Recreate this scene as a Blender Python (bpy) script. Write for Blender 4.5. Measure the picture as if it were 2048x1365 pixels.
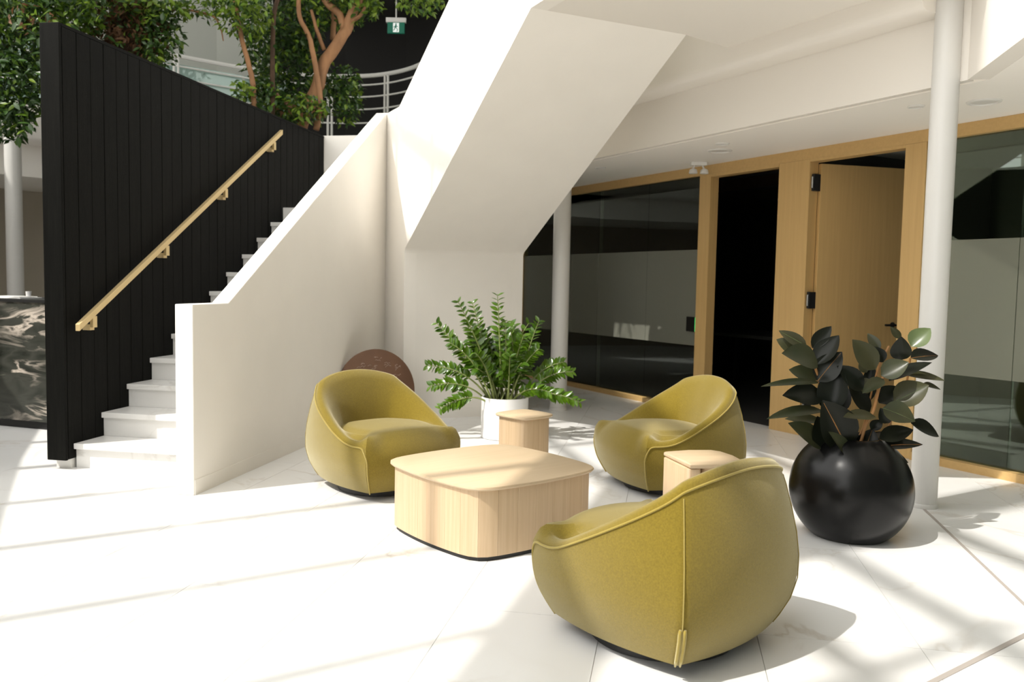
import bpy, math, random
from mathutils import Vector, Matrix, noise
S = bpy.context.scene
COL = S.collection
for o in list(bpy.data.objects): bpy.data.objects.remove(o)
rnd = random.Random(7)
R = math.radians
V3 = Vector

# ------------------------------------------------------------------ camera, sky, sun, exposure
FPX, HCAM = 1700.0, 1.35
_p, _r = R(3.94), 0.019
F_ = V3((0, math.cos(_p), -math.sin(_p))); U0 = V3((0, math.sin(_p), math.cos(_p))); R0 = V3((1, 0, 0))
RC = math.cos(_r)*R0 + math.sin(_r)*U0
UC = math.cos(_r)*U0 - math.sin(_r)*R0
cd = bpy.data.cameras.new('camera'); cam = bpy.data.objects.new('camera', cd); COL.objects.link(cam)
M = Matrix((RC, UC, -F_)).transposed().to_4x4(); M.translation = V3((0, 0, HCAM)); cam.matrix_world = M
cd.sensor_width = 36; cd.lens = FPX/2048*36; cd.clip_start = 0.05; cd.clip_end = 200
cd.dof.use_dof = True; cd.dof.focus_distance = 4.3; cd.dof.aperture_fstop = 3.2
S.camera = cam
w = bpy.data.worlds.new('sky'); S.world = w; w.use_nodes = True
bg = w.node_tree.nodes['Background']; bg.inputs[0].default_value = (1.0, 0.985, 0.955, 1); bg.inputs[1].default_value = 1.75
SUN_AZ, SUN_EL = R(58), R(54)
sdir = V3((math.sin(SUN_AZ)*math.cos(SUN_EL), math.cos(SUN_AZ)*math.cos(SUN_EL), -math.sin(SUN_EL)))
sl = bpy.data.lights.new('sun', 'SUN'); sl.energy = 2.35; sl.angle = R(0.53); sl.color = (1.0, 0.955, 0.88)
so = bpy.data.objects.new('sun', sl); COL.objects.link(so); so.rotation_euler = (-sdir).to_track_quat('Z', 'Y').to_euler(); so.location = (-8, -4, 14)
vs = S.view_settings; vs.view_transform = 'Standard'; vs.look = 'None'; vs.exposure = 0.93; vs.gamma = 1; vs.use_curve_mapping = False
S.cycles.max_bounces = 10; S.cycles.diffuse_bounces = 5; S.cycles.transparent_max_bounces = 12

def ray(px, py):
    return (F_*FPX + RC*(px-1024) - UC*(py-682.5)).normalized()
def at(px, py, Y):
    d = ray(px, py); return V3((0, 0, HCAM)) + d*(Y/d.y)

# ------------------------------------------------------------------ materials
def new_mat(name):
    m = bpy.data.materials.new(name); m.use_nodes = True
    nt = m.node_tree; return m, nt, nt.nodes['Principled BSDF']
def mat(name, col, rough=0.5, metal=0.0, var=0.0, scale=8.0, bump=0.0, bscale=60.0, stretch=(1, 1, 1), spec=0.5, coat=0.0, sheen=0.0, sheen_tint=(1, 1, 1), emit=None, es=0.0):
    m, nt, b = new_mat(name)
    b.inputs['Base Color'].default_value = (*col, 1); b.inputs['Roughness'].default_value = rough; b.inputs['Metallic'].default_value = metal
    b.inputs['Specular IOR Level'].default_value = spec; b.inputs['Coat Weight'].default_value = coat
    if sheen:
        b.inputs['Sheen Weight'].default_value = sheen; b.inputs['Sheen Roughness'].default_value = 0.5; b.inputs['Sheen Tint'].default_value = (*sheen_tint, 1)
    if emit: b.inputs['Emission Color'].default_value = (*emit, 1); b.inputs['Emission Strength'].default_value = es
    if var or bump:
        tc = nt.nodes.new('ShaderNodeTexCoord'); mp = nt.nodes.new('ShaderNodeMapping'); mp.inputs['Scale'].default_value = stretch
        nt.links.new(tc.outputs['Object'], mp.inputs[0])
    if var:
        n = nt.nodes.new('ShaderNodeTexNoise'); n.inputs['Scale'].default_value = scale; n.inputs['Detail'].default_value = 5
        nt.links.new(mp.outputs[0], n.inputs[0])
        r = nt.nodes.new('ShaderNodeValToRGB')
        r.color_ramp.elements[0].position = 0.3; r.color_ramp.elements[1].position = 0.7
        r.color_ramp.elements[0].color = (*[c*(1-var) for c in col], 1); r.color_ramp.elements[1].color = (*[min(1, c*(1+var)) for c in col], 1)
        nt.links.new(n.outputs[0], r.inputs[0]); nt.links.new(r.outputs[0], b.inputs['Base Color'])
    if bump:
        n2 = nt.nodes.new('ShaderNodeTexNoise'); n2.inputs['Scale'].default_value = bscale; n2.inputs['Detail'].default_value = 3
        nt.links.new(mp.outputs[0], n2.inputs[0])
        bp = nt.nodes.new('ShaderNodeBump'); bp.inputs['Strength'].default_value = bump; bp.inputs['Distance'].default_value = 0.01
        nt.links.new(n2.outputs[0], bp.inputs['Height']); nt.links.new(bp.outputs[0], b.inputs['Normal'])
    return m
def marble(name, base, vein, vein2, rough, scale=1.0, width=0.035, dark=False, st_=(1, 0.7, 1.2)):
    m, nt, b = new_mat(name); L = nt.links.new
    g = nt.nodes.new('ShaderNodeNewGeometry'); oi = nt.nodes.new('ShaderNodeObjectInfo')
    mul = nt.nodes.new('ShaderNodeVectorMath'); mul.operation = 'MULTIPLY_ADD'
    cmb = nt.nodes.new('ShaderNodeCombineXYZ'); sc = nt.nodes.new('ShaderNodeMath'); sc.operation = 'MULTIPLY'; sc.inputs[1].default_value = 37.0
    L(oi.outputs['Random'], sc.inputs[0]); L(sc.outputs[0], cmb.inputs[0]); L(sc.outputs[0], cmb.inputs[2])
    mul.inputs[1].default_value = (scale*st_[0], scale*st_[1], scale*st_[2]); L(g.outputs['Position'], mul.inputs[0]); L(cmb.outputs[0], mul.inputs[2])
    def ridge(s, det, dist, lo, hi):
        n = nt.nodes.new('ShaderNodeTexNoise'); n.inputs['Scale'].default_value = s; n.inputs['Detail'].default_value = det; n.inputs['Distortion'].default_value = dist
        L(mul.outputs[0], n.inputs[0])
        a = nt.nodes.new('ShaderNodeMath'); a.operation = 'SUBTRACT'; a.inputs[1].default_value = 0.5; L(n.outputs[0], a.inputs[0])
        c = nt.nodes.new('ShaderNodeMath'); c.operation = 'ABSOLUTE'; L(a.outputs[0], c.inputs[0])
        r = nt.nodes.new('ShaderNodeMapRange'); r.inputs[1].default_value = lo; r.inputs[2].default_value = hi; r.inputs[3].default_value = 1; r.inputs[4].default_value = 0
        L(c.outputs[0], r.inputs[0]); return r.outputs[0]
    r1 = ridge(1.3, 6, 0.9, 0.0, width); r2 = ridge(0.7, 4, 1.6, 0.0, width*4)
    mask = nt.nodes.new('ShaderNodeTexNoise'); mask.inputs['Scale'].default_value = 0.9; L(mul.outputs[0], mask.inputs[0])
    mr = nt.nodes.new('ShaderNodeMapRange'); mr.inputs[1].default_value = 0.42; mr.inputs[2].default_value = 0.68; L(mask.outputs[0], mr.inputs[0])
    m1 = nt.nodes.new('ShaderNodeMath'); m1.operation = 'MULTIPLY'; L(r1, m1.inputs[0]); L(mr.outputs[0], m1.inputs[1])
    x1 = nt.nodes.new('ShaderNodeMix'); x1.data_type = 'RGBA'; x1.inputs[6].default_value = (*base, 1); x1.inputs[7].default_value = (*vein2, 1)
    m2 = nt.nodes.new('ShaderNodeMath'); m2.operation = 'MULTIPLY'; m2.inputs[1].default_value = 0.8 if dark else 0.55; L(r2, m2.inputs[0]); L(m2.outputs[0], x1.inputs[0])
    x2 = nt.nodes.new('ShaderNodeMix'); x2.data_type = 'RGBA'; x2.inputs[7].default_value = (*vein, 1); L(x1.outputs[2], x2.inputs[6]); L(m1.outputs[0], x2.inputs[0])
    L(x2.outputs[2], b.inputs['Base Color']); b.inputs['Roughness'].default_value = rough
    return m
def wood(name, c1, c2, axis='Z', scale=1.0, rough=0.45):
    m, nt, b = new_mat(name); L = nt.links.new
    tc = nt.nodes.new('ShaderNodeTexCoord'); mp = nt.nodes.new('ShaderNodeMapping')
    st = {'Z': (34, 34, 1.1), 'X': (1.1, 34, 34), 'Y': (34, 1.1, 34)}[axis]
    mp.inputs['Scale'].default_value = [q*scale for q in st]; L(tc.outputs['Object'], mp.inputs[0])
    oi = nt.nodes.new('ShaderNodeObjectInfo'); L(oi.outputs['Random'], mp.inputs['Location'])
    n = nt.nodes.new('ShaderNodeTexNoise'); n.inputs['Scale'].default_value = 2.2; n.inputs['Detail'].default_value = 6; n.inputs['Roughness'].default_value = 0.6; L(mp.outputs[0], n.inputs[0])
    r = nt.nodes.new('ShaderNodeValToRGB'); r.color_ramp.elements[0].position = 0.35; r.color_ramp.elements[1].position = 0.66
    r.color_ramp.elements[0].color = (*c2, 1); r.color_ramp.elements[1].color = (*c1, 1)
    L(n.outputs[0], r.inputs[0]); L(r.outputs[0], b.inputs['Base Color']); b.inputs['Roughness'].default_value = rough
    return m
def glass(name, tint, ior=1.5, rough=0.0, film=None, film_amt=0.0):
    m = bpy.data.materials.new(name); m.use_nodes = True; nt = m.node_tree; nt.nodes.clear(); L = nt.links.new
    out = nt.nodes.new('ShaderNodeOutputMaterial'); tr = nt.nodes.new('ShaderNodeBsdfTransparent'); tr.inputs[0].default_value = (*tint, 1)
    gl = nt.nodes.new('ShaderNodeBsdfGlossy'); gl.inputs['Roughness'].default_value = rough; gl.inputs[0].default_value = (0.92, 1.0, 0.95, 1)
    fr = nt.nodes.new('ShaderNodeFresnel'); fr.inputs[0].default_value = ior
    mx = nt.nodes.new('ShaderNodeMixShader'); L(fr.outputs[0], mx.inputs[0])
    if film:
        df = nt.nodes.new('ShaderNodeBsdfDiffuse'); df.inputs[0].default_value = (*film, 1)
        m0 = nt.nodes.new('ShaderNodeMixShader'); m0.inputs[0].default_value = film_amt; L(tr.outputs[0], m0.inputs[1]); L(df.outputs[0], m0.inputs[2]); L(m0.outputs[0], mx.inputs[1])
    else: L(tr.outputs[0], mx.inputs[1])
    L(gl.outputs[0], mx.inputs[2]); L(mx.outputs[0], out.inputs[0]); return m
def leaf_mat(name, col, col2, rough=0.35, trans=0.35, spec=0.5):
    m, nt, b = new_mat(name); L = nt.links.new
    oi = nt.nodes.new('ShaderNodeObjectInfo'); g = nt.nodes.new('ShaderNodeNewGeometry')
    n = nt.nodes.new('ShaderNodeTexNoise'); n.inputs['Scale'].default_value = 9; n.inputs['Detail'].default_value = 2; L(g.outputs['Position'], n.inputs[0])
    ad = nt.nodes.new('ShaderNodeMath'); ad.operation = 'MULTIPLY_ADD'; ad.inputs[1].default_value = 0.5; L(oi.outputs['Random'], ad.inputs[0])
    mr = nt.nodes.new('ShaderNodeMapRange'); mr.inputs[1].default_value = 0.3; mr.inputs[2].default_value = 0.7; mr.inputs[4].default_value = 0.5; L(n.outputs[0], mr.inputs[0]); L(mr.outputs[0], ad.inputs[2])
    x = nt.nodes.new('ShaderNodeMix'); x.data_type = 'RGBA'; x.inputs[6].default_value = (*col, 1); x.inputs[7].default_value = (*col2, 1); L(ad.outputs[0], x.inputs[0])
    L(x.outputs[2], b.inputs['Base Color']); b.inputs['Roughness'].default_value = rough; b.inputs['Specular IOR Level'].default_value = spec
    tl = nt.nodes.new('ShaderNodeBsdfTranslucent'); L(x.outputs[2], tl.inputs[0]); ms = nt.nodes.new('ShaderNodeMixShader'); ms.inputs[0].default_value = trans
    out = nt.nodes['Material Output']; L(b.outputs[0], ms.inputs[1]); L(tl.outputs[0], ms.inputs[2]); L(ms.outputs[0], out.inputs[0]); return m

WHITE = mat('white_plaster', (0.88, 0.845, 0.79), 0.75, var=0.015, scale=3)
WHITE2 = mat('white_paint', (0.78, 0.765, 0.73), 0.45)
CEIL = mat('ceiling_paint', (0.93, 0.89, 0.83), 0.8)
SLABM = mat('slab_plaster_dimmed', (0.80, 0.76, 0.70), 0.8)  # darker copy of the white plaster, shade put into slab and fascia colour
TILE = marble('floor_marble', (0.79, 0.785, 0.775), (0.60, 0.56, 0.51), (0.76, 0.75, 0.735), 0.28, 0.9, 0.016)
STEPM = marble('step_marble', (0.76, 0.75, 0.73), (0.58, 0.56, 0.53), (0.74, 0.735, 0.72), 0.3, 1.6, 0.03)
GROUT = mat('grout', (0.58, 0.55, 0.52), 0.8)
STRIP = mat('joint_strip', (0.40, 0.36, 0.33), 0.5)
BLACKWOOD = mat('black_stained_wood', (0.0045, 0.0045, 0.0037), 0.65, var=0.35, scale=4, stretch=(14, 14, 0.8), bump=0.25, bscale=30, spec=0.08)
BRASS = mat('brushed_brass', (0.62, 0.47, 0.24), 0.5, metal=0.35)
OAK = wood('oak_veneer', (0.60, 0.395, 0.16), (0.55, 0.355, 0.14), 'Z', 0.5)
OAKH = wood('oak_veneer_header', (0.60, 0.395, 0.16), (0.55, 0.355, 0.14), 'X', 0.5)
MAPLE = wood('maple_veneer', (0.60, 0.445, 0.285), (0.53, 0.38, 0.23), 'Z', 0.8)
MAPLET = wood('maple_top', (0.58, 0.45, 0.30), (0.55, 0.42, 0.27), 'X', 0.5, 0.4)
VELVET = mat('olive_velvet', (0.182, 0.130, 0.014), 0.95, var=0.16, scale=170, bump=0.25, bscale=420, spec=0.05, sheen=0.62, sheen_tint=(1.0, 0.94, 0.72))
PIPING = mat('olive_piping', (0.30, 0.225, 0.045), 0.85, spec=0.1, sheen=0.7, sheen_tint=(1, 0.93, 0.65))
BLACK = mat('black_base', (0.012, 0.012, 0.012), 0.5)
POTBLK = mat('matt_black_pot', (0.003, 0.003, 0.003), 0.27, spec=0.28, bump=0.015, bscale=40)
POTWHT = mat('white_pot', (0.82, 0.81, 0.80), 0.35)
SOIL = mat('soil', (0.03, 0.022, 0.015), 0.9, bump=0.6, bscale=80)
ZZL = leaf_mat('zz_leaf', (0.026, 0.080, 0.005), (0.12, 0.225, 0.012), 0.2, 0.25, 0.6)
ZZS = mat('zz_stem', (0.20, 0.24, 0.07), 0.5, var=0.2)
RUB1 = leaf_mat('rubber_leaf_dark', (0.006, 0.009, 0.006), (0.010, 0.011, 0.006), 0.3, 0.03, 0.22)
RUB2 = leaf_mat('rubber_leaf_green', (0.028, 0.036, 0.016), (0.060, 0.056, 0.026), 0.32, 0.06, 0.25)
RUB3 = leaf_mat('rubber_leaf_pale', (0.11, 0.15, 0.06), (0.14, 0.18, 0.08), 0.25, 0.10, 0.5)
RUBS = mat('rubber_stem', (0.34, 0.16, 0.045), 0.5, var=0.2)
FOL1 = leaf_mat('ficus_leaf_dark', (0.016, 0.042, 0.010), (0.045, 0.10, 0.015), 0.35, 0.25)
FOL2 = leaf_mat('ficus_leaf_light', (0.09, 0.19, 0.015), (0.22, 0.30, 0.035), 0.35, 0.4)
FOLB = leaf_mat('ficus_leaf_brown', (0.20, 0.085, 0.035), (0.10, 0.05, 0.02), 0.6, 0.2)
BARK = mat('ficus_bark', (0.27, 0.135, 0.06), 0.8, var=0.3, scale=10, stretch=(1, 1, 0.3), bump=0.4, bscale=25)
BARKD = mat('dark_bark', (0.06, 0.032, 0.016), 0.9, var=0.4, scale=8, bump=0.6, bscale=18)
GLASS = glass('partition_glass', (0.62, 0.68, 0.60), 1.65)
FILM = glass('frosted_film', (0.55, 0.58, 0.50), 1.5, 0.05, (0.62, 0.63, 0.52), 0.27)
GUARD = glass('guard_glass', (0.70, 0.86, 0.82), 1.5, 0.0, (0.55, 0.68, 0.64), 0.5)
CHAR = mat('charcoal_wall', (0.030, 0.029, 0.026), 0.8)
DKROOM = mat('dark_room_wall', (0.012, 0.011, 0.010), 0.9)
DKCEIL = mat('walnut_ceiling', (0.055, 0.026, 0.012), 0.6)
GREYW = mat('grey_wall', (0.22, 0.23, 0.20), 0.85)
TANW = mat('tan_wall', (0.40, 0.36, 0.29), 0.85)
PALEW = mat('pale_wall', (0.42, 0.43, 0.39), 0.85)
COLM = mat('column_paint', (0.66, 0.65, 0.625), 0.38)
DESKM = marble('black_marble', (0.020, 0.022, 0.018), (0.62, 0.54, 0.46), (0.06, 0.062, 0.052), 0.18, 1.6, 0.045, True, (0.8, 0.8, 3.2))
STEEL = mat('steel', (0.45, 0.44, 0.42), 0.3, metal=1.0)
DKMET = mat('dark_metal', (0.03, 0.03, 0.032), 0.4, metal=0.5)
RUST = mat('brown_plaque', (0.165, 0.085, 0.050), 0.7, var=0.12, scale=6)
CHALK = mat('chalk_lettering', (0.50, 0.38, 0.32), 0.8)
GREEN = mat('exit_green', (0.0, 0.10, 0.06), 0.5, emit=(0.0, 0.20, 0.11), es=0.12)
EXITW = mat('exit_white', (0.75, 0.8, 0.77), 0.5, emit=(0.75, 0.8, 0.77), es=0.3)
LED = mat('green_led', (0.0, 0.4, 0.1), 0.5, emit=(0.02, 0.75, 0.16), es=0.8)
SCREEN = mat('black_screen', (0.006, 0.006, 0.006), 0.12)
LENS = mat('downlight_lens', (0.72, 0.70, 0.66), 0.4)

# ------------------------------------------------------------------ mesh helpers
class MB:
    def __init__(s): s.v = []; s.f = []
    def add(s, V, F):
        k = len(s.v); s.v += [tuple(p) for p in V]; s.f += [tuple(i+k for i in f) for f in F]; return s
    def box(s, lo, hi):
        (a, b, c), (d, e, f) = lo, hi
        return s.add([(a,b,c),(d,b,c),(d,e,c),(a,e,c),(a,b,f),(d,b,f),(d,e,f),(a,e,f)], [(0,3,2,1),(4,5,6,7),(0,1,5,4),(1,2,6,5),(2,3,7,6),(3,0,4,7)])
    def prism(s, A, B):           # two matching loops of points
        n = len(A); F = [tuple(range(n))[::-1], tuple(range(n, 2*n))]
        F += [(i, (i+1) % n, n+(i+1) % n, n+i) for i in range(n)]
        return s.add(list(A)+list(B), F)
    def flat(s, poly, z0, z1): return s.prism([(p[0], p[1], z0) for p in poly], [(p[0], p[1], z1) for p in poly])
    def loft(s, loops, cap=True, closed=True):
        n = len(loops[0]); V = [p for l in loops for p in l]; F = []
        for a in range(len(loops)-1):
            for i in range(n if closed else n-1):
                j = (i+1) % n; F.append((a*n+i, a*n+j, (a+1)*n+j, (a+1)*n+i))
        if cap: F.append(tuple(range(n))[::-1]); F.append(tuple(range((len(loops)-1)*n, len(loops)*n)))
        return s.add(V, F)
    def lathe(s, prof, n=32, c=(0, 0, 0)):
        return s.loft([[(c[0]+r*math.cos(2*math.pi*i/n), c[1]+r*math.sin(2*math.pi*i/n), c[2]+z) for i in range(n)] for r, z in prof])
    def tube(s, pts, rad, n=8):
        P = [V3(p) for p in pts]; k = len(P)
        if not hasattr(rad, '__len__'): rad = [rad]*k
        loops = []; up = None
        for i in range(k):
            t = (P[min(i+1, k-1)]-P[max(i-1, 0)]).normalized()
            if up is None:
                up = V3((0, 0, 1)) if abs(t.z) < 0.9 else V3((1, 0, 0))
            a = t.cross(up).normalized(); b = a.cross(t).normalized(); up = b
            loops.append([P[i]+a*(rad[i]*math.cos(2*math.pi*j/n))+b*(rad[i]*math.sin(2*math.pi*j/n)) for j in range(n)])
        return s.loft(loops)
    def ball(s, c, r, n=12, m=8):
        return s.loft([[(c[0]+r*math.sin(math.pi*(j+.02)/m)*math.cos(2*math.pi*i/n), c[1]+r*math.sin(math.pi*(j+.02)/m)*math.sin(2*math.pi*i/n), c[2]-r*math.cos(math.pi*(j+.02)/m)) for i in range(n)] for j in range(m)] + [[(c[0]+.001*math.cos(2*math.pi*i/n), c[1]+.001*math.sin(2*math.pi*i/n), c[2]+r) for i in range(n)]])
    def mesh(s, name, m, smooth=False, sharp=None):
        me = bpy.data.meshes.new(name); me.from_pydata(s.v, [], s.f)
        for x in (m if isinstance(m, (list, tuple)) else [m]): me.materials.append(x)
        me.update()
        import bmesh
        bm = bmesh.new(); bm.from_mesh(me); bmesh.ops.recalc_face_normals(bm, faces=bm.faces); bm.to_mesh(me); bm.free()
        if smooth:
            me.polygons.foreach_set('use_smooth', [True]*len(me.polygons))
            if sharp is not None: me.set_sharp_from_angle(angle=R(sharp))
        return me
def root_of(o):
    while o.parent: o = o.parent
    return o
def obj(name, mb, m, parent=None, smooth=False, sharp=35, world=False, bevel=0, **props):
    if isinstance(mb, MB):
        if world and parent is not None:
            q = root_of(parent).location; mb.v = [(p[0]-q[0], p[1]-q[1], p[2]-q[2]) for p in mb.v]
        me = mb.mesh(name, m, smooth, sharp)
    else: me = mb
    o = bpy.data.objects.new(name, me); COL.objects.link(o)
    if parent is not None: o.parent = parent
    if bevel:
        b = o.modifiers.new('bevel', 'BEVEL'); b.width = bevel; b.segments = 2; b.limit_method = 'ANGLE'; b.angle_limit = R(50)
    for k, v in props.items(): o[k] = v
    return o
def thing(name, label, cat, loc=(0, 0, 0), rotz=0, group=None):
    o = bpy.data.objects.new(name, None); COL.objects.link(o); o.location = loc; o.rotation_euler = (0, 0, rotz); o.empty_display_size = 0.1
    o['label'] = label; o['category'] = cat
    if group: o['group'] = group
    return o
def tag(o, label, cat, group=None):
    o['label'] = label; o['category'] = cat
    if group: o['group'] = group
    return o
def struct(name, label, loc=(0, 0, 0), cat='structure'):
    o = bpy.data.objects.new(name, None); COL.objects.link(o); o.location = loc; o['kind'] = 'structure'; o['label'] = label; o['category'] = cat; return o
def smoothstep(a, b, x):
    t = max(0, min(1, (x-a)/(b-a))); return t*t*(3-2*t)

# ------------------------------------------------------------------ site frames
O = V3((-1.944, 5.164, 0)); TH = R(10.43)                       # lower stair flight
D1 = V3((math.sin(TH), math.cos(TH), 0)); NL = V3((-math.cos(TH), math.sin(TH), 0))
def st(s, n, z): return O + D1*s + NL*n + V3((0, 0, z))
PC = V3((-1.298, 8.673, 0)); TH2 = R(-25.5)                     # upper stair flight
D2 = V3((math.sin(TH2), math.cos(TH2), 0)); N2 = V3((math.cos(TH2), -math.sin(TH2), 0))
def up(u, t, z): return PC - D2*u + N2*t + V3((0, 0, z))
G0 = V3((0.736, 11.35, 0)); TG = R(-28.6)                       # glazed partition
DG = V3((math.sin(TG), math.cos(TG), 0)); NG = V3((DG.y, -DG.x, 0))
def g(s, o, z): return G0 - DG*s + NG*o + V3((0, 0, z))
def sbox(fn, a, b):
    (s0, n0, z0), (s1, n1, z1) = a, b
    m = MB(); m.prism([fn(s0, n0, z0), fn(s1, n0, z0), fn(s1, n1, z0), fn(s0, n1, z0)], [fn(s0, n0, z1), fn(s1, n0, z1), fn(s1, n1, z1), fn(s0, n1, z1)]); return m
def sprof(fn, prof, n0, n1):     # profile in (s,z) extruded across n
    m = MB(); m.prism([fn(s, n0, z) for s, z in prof], [fn(s, n1, z) for s, z in prof]); return m
ZC, ZS, ZF = 2.604, 3.17, 3.5

# ------------------------------------------------------------------ floor of marble tiles
fl = struct('floor', 'white veined marble tile floor in large slabs with fine joints', cat='floor')
obj('screed', MB().box((-14, -6, -0.12), (14, 20, -0.006)), GROUT, fl)
TW, TL, GAP = 0.60, 1.20, 0.0012
EX, EY = V3((math.cos(TH), -math.sin(TH), 0)), D1
tile_me = MB().box((GAP, GAP, -0.006), (TW-GAP, TL-GAP, 0)).mesh('tile', TILE)
x0, y0 = 0.374, 3.353
far = MB(); cnt = 0
for i in range(-16, 18):
    for j in range(-8, 12):
        p = EX*(x0+i*TW) + EY*(y0+j*TL); c = p + EX*TW/2 + EY*TL/2
        if c.y < -5 or c.y > 17 or abs(c.x) > 11: continue
        if c.y > 1.2 and abs(c.x) < 0.9+0.64*c.y and c.y < 12.0 and (c-g(0, 0.6, 0)).dot(NG) < 0.3 and cnt < 285:
            t = obj('tile', tile_me, None, fl); t.location = p; t.rotation_euler = (0, 0, -TH); cnt += 1
        else:
            far.prism([p+EX*GAP+EY*GAP-V3((0,0,.006)), p+EX*(TW-GAP)+EY*GAP-V3((0,0,.006)), p+EX*(TW-GAP)+EY*(TL-GAP)-V3((0,0,.006)), p+EX*GAP+EY*(TL-GAP)-V3((0,0,.006))],
                      [p+EX*GAP+EY*GAP, p+EX*(TW-GAP)+EY*GAP, p+EX*(TW-GAP)+EY*(TL-GAP), p+EX*GAP+EY*(TL-GAP)])
obj('outer_tiles', far, TILE, fl, kind='stuff')
def strip(name, a, b, wd, label):
    a, b = V3(a), V3(b); t = (b-a).normalized(); n = V3((-t.y, t.x, 0))*wd/2
    o = obj(name, MB().flat([a-n, b-n, b+n, a+n], 0.0, 0.0025), STRIP); o['kind'] = 'structure'; o['label'] = label; return o
strip('trim_1', (2.575, 5.22, 0), (1.95, 2.2, 0), 0.016, 'thin grey joint strip in floor from the big column forward')
strip('trim_2', (3.6, 4.40, 0), (0.9, 2.43, 0), 0.022, 'thin dark joint strip crossing floor in lower right corner')

# ------------------------------------------------------------------ staircase
stair = thing('staircase', 'white plastered two-flight staircase with marble steps and solid balustrades', 'staircase', tuple(st(0, 0.6, 0)))
WST = 1.2
for i in range(1, 12):
    s0 = 0.473+0.297*(i-1); z = 0.1745*i
    obj('tread', sbox(st, (s0, 0.122, z-0.04), (s0+0.325, WST-0.002, z)), STEPM, stair, world=True, bevel=0.004)
    obj('riser', sbox(st, (s0+0.028, 0.122, z-0.1745), (s0+0.048, WST-0.002, z-0.04)), STEPM, stair, world=True)
sl_ = 3.74
obj('riser', sbox(st, (sl_+0.028, 0.122, 0.1745*11), (sl_+0.048, WST-0.002, 2.05)), STEPM, stair, world=True)
m = MB(); poly = [st(sl_, WST, 0), st(4.82, WST, 0), st(4.82, -1.1, 0), up(0.55, 1.24, 0), up(0.55, 0.13, 0), st(3.62, 0.02, 0), st(sl_, 0.12, 0)]
m.flat(poly, 1.95, 2.094); obj('landing', m, STEPM, stair, world=True)
obj('balustrade', sprof(st, [(0, 0), (0, 1.18), (0.428, 1.18), (3.585, 3.03), (3.62, 3.03), (3.62, 0)], 0, 0.12), WHITE, stair, world=True, bevel=0.006)
# upper flight outer wall: one slab with the soffit line cut in its lower edge
fil = [(0.60, 1.615), (0.605, 1.635), (0.618, 1.652), (0.64, 1.668)]
UT = 3.213
lw = [(-0.13, 0), (0.60, 0)] + fil + [(UT, ZS), (4.25, ZS), (4.25, 4.50), (3.42, 4.50), (0.40, 3.02), (-0.13, 3.02)]
obj('balustrade', sprof(up, lw, 0, 0.12), WHITE, stair, world=True)
rw = [(0.5, 0), (0.60, 0)] + fil + [(UT, ZS), (UT, 3.5), (3.6, 3.5), (3.6, 4.75), (3.2, 4.75), (0.5, 3.32)]
obj('balustrade', sprof(up, rw, 1.14, 1.26), WHITE, stair, world=True)
under = [(0.60, 0)] + fil + [(UT, ZS)]
m = MB(); lp0 = [up(u, 0.12, z) for u, z in under] + [up(u-0.10, 0.12, z+0.06) for u, z in under[::-1]]
lp1 = [up(u, 1.14, z) for u, z in under] + [up(u-0.10, 1.14, z+0.06) for u, z in under[::-1]]
m.prism(lp0, lp1); obj('soffit', m, WHITE, stair, smooth=True, sharp=30, world=True)
for k in range(8):
    u0 = 0.62+0.30*k; z = 2.094+0.1757*(k+1)
    obj('tread', sbox(lambda a, b, c: up(a, b, c), (u0-0.03, 0.122, z-0.04), (u0+0.30, 1.138, z)), STEPM, stair, world=True)
    obj('riser', sbox(up, (u0, 0.122, z-0.176), (u0+0.02, 1.138, z-0.04)), STEPM, stair, world=True)
obj('parapet', sbox(st, (4.83, -1.2, 1.9), (4.93, 1.40, 3.03)), WHITE, stair, world=True)
def base_strip(name, a, b, nrm, label):
    a, b = V3(a), V3(b); n = V3(nrm)*0.004
    o = obj(name, MB().flat([a, b, b+n, a+n], 0.0, 0.095), WHITE); o['kind'] = 'structure'; o['label'] = label
base_strip('baseboard_left', st(0.01, -0.0005, 0), st(3.56, -0.0005, 0), -NL, 'low white skirting along foot of the stair wall')
base_strip('baseboard_back', up(0.6005, 0.0, 0), up(0.6005, 1.26, 0), -D2, 'low white skirting under the stair soffit wall')

# ------------------------------------------------------------------ black plank wall
bw = struct('wall_left', 'tall black stained timber plank wall beside the lower stair flight', tuple(st(0.42, 1.27, 0)), 'wall')
obj('plinth', sbox(st, (0.47, 1.215, 0), (4.80, 1.33, 0.075)), WHITE2, bw, world=True)
obj('wall_core', sbox(st, (0.425, 1.222, 0.072), (4.80, 1.325, 3.0)), BLACKWOOD, bw, world=True)
obj('end_board', sbox(st, (0.40, 1.20, 0.066), (0.424, 1.347, 3.022)), BLACKWOOD, bw, world=True, bevel=0.004)
npl = 31; pw = (4.82-0.426)/npl
for k in range(npl):
    a = 0.426+pw*k; j = rnd.uniform(-0.0015, 0.0015)
    obj('plank', sbox(st, (a+0.002, 1.2005+j, 0.07), (a+pw-0.002, 1.2215, 2.999)), BLACKWOOD, bw, world=True, bevel=0.003)
    obj('plank', sbox(st, (a+0.002, 1.3255, 0.07), (a+pw-0.002, 1.345+j, 2.999)), BLACKWOOD, bw, world=True)
obj('cap_board', sbox(st, (0.425, 1.20, 3.0005), (4.82, 1.347, 3.022)), BLACKWOOD, bw, world=True)
hr = thing('handrail', 'slim brass handrail sloping up the black plank wall', 'handrail', tuple(st(0.45, 1.13, 0.9)))
def hz(s): return 0.985+0.599*(s-0.445)
a, b = (0.445, hz(0.445)), (3.556, hz(3.556))
m = MB(); w2, h2 = 0.017, 0.024
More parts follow.
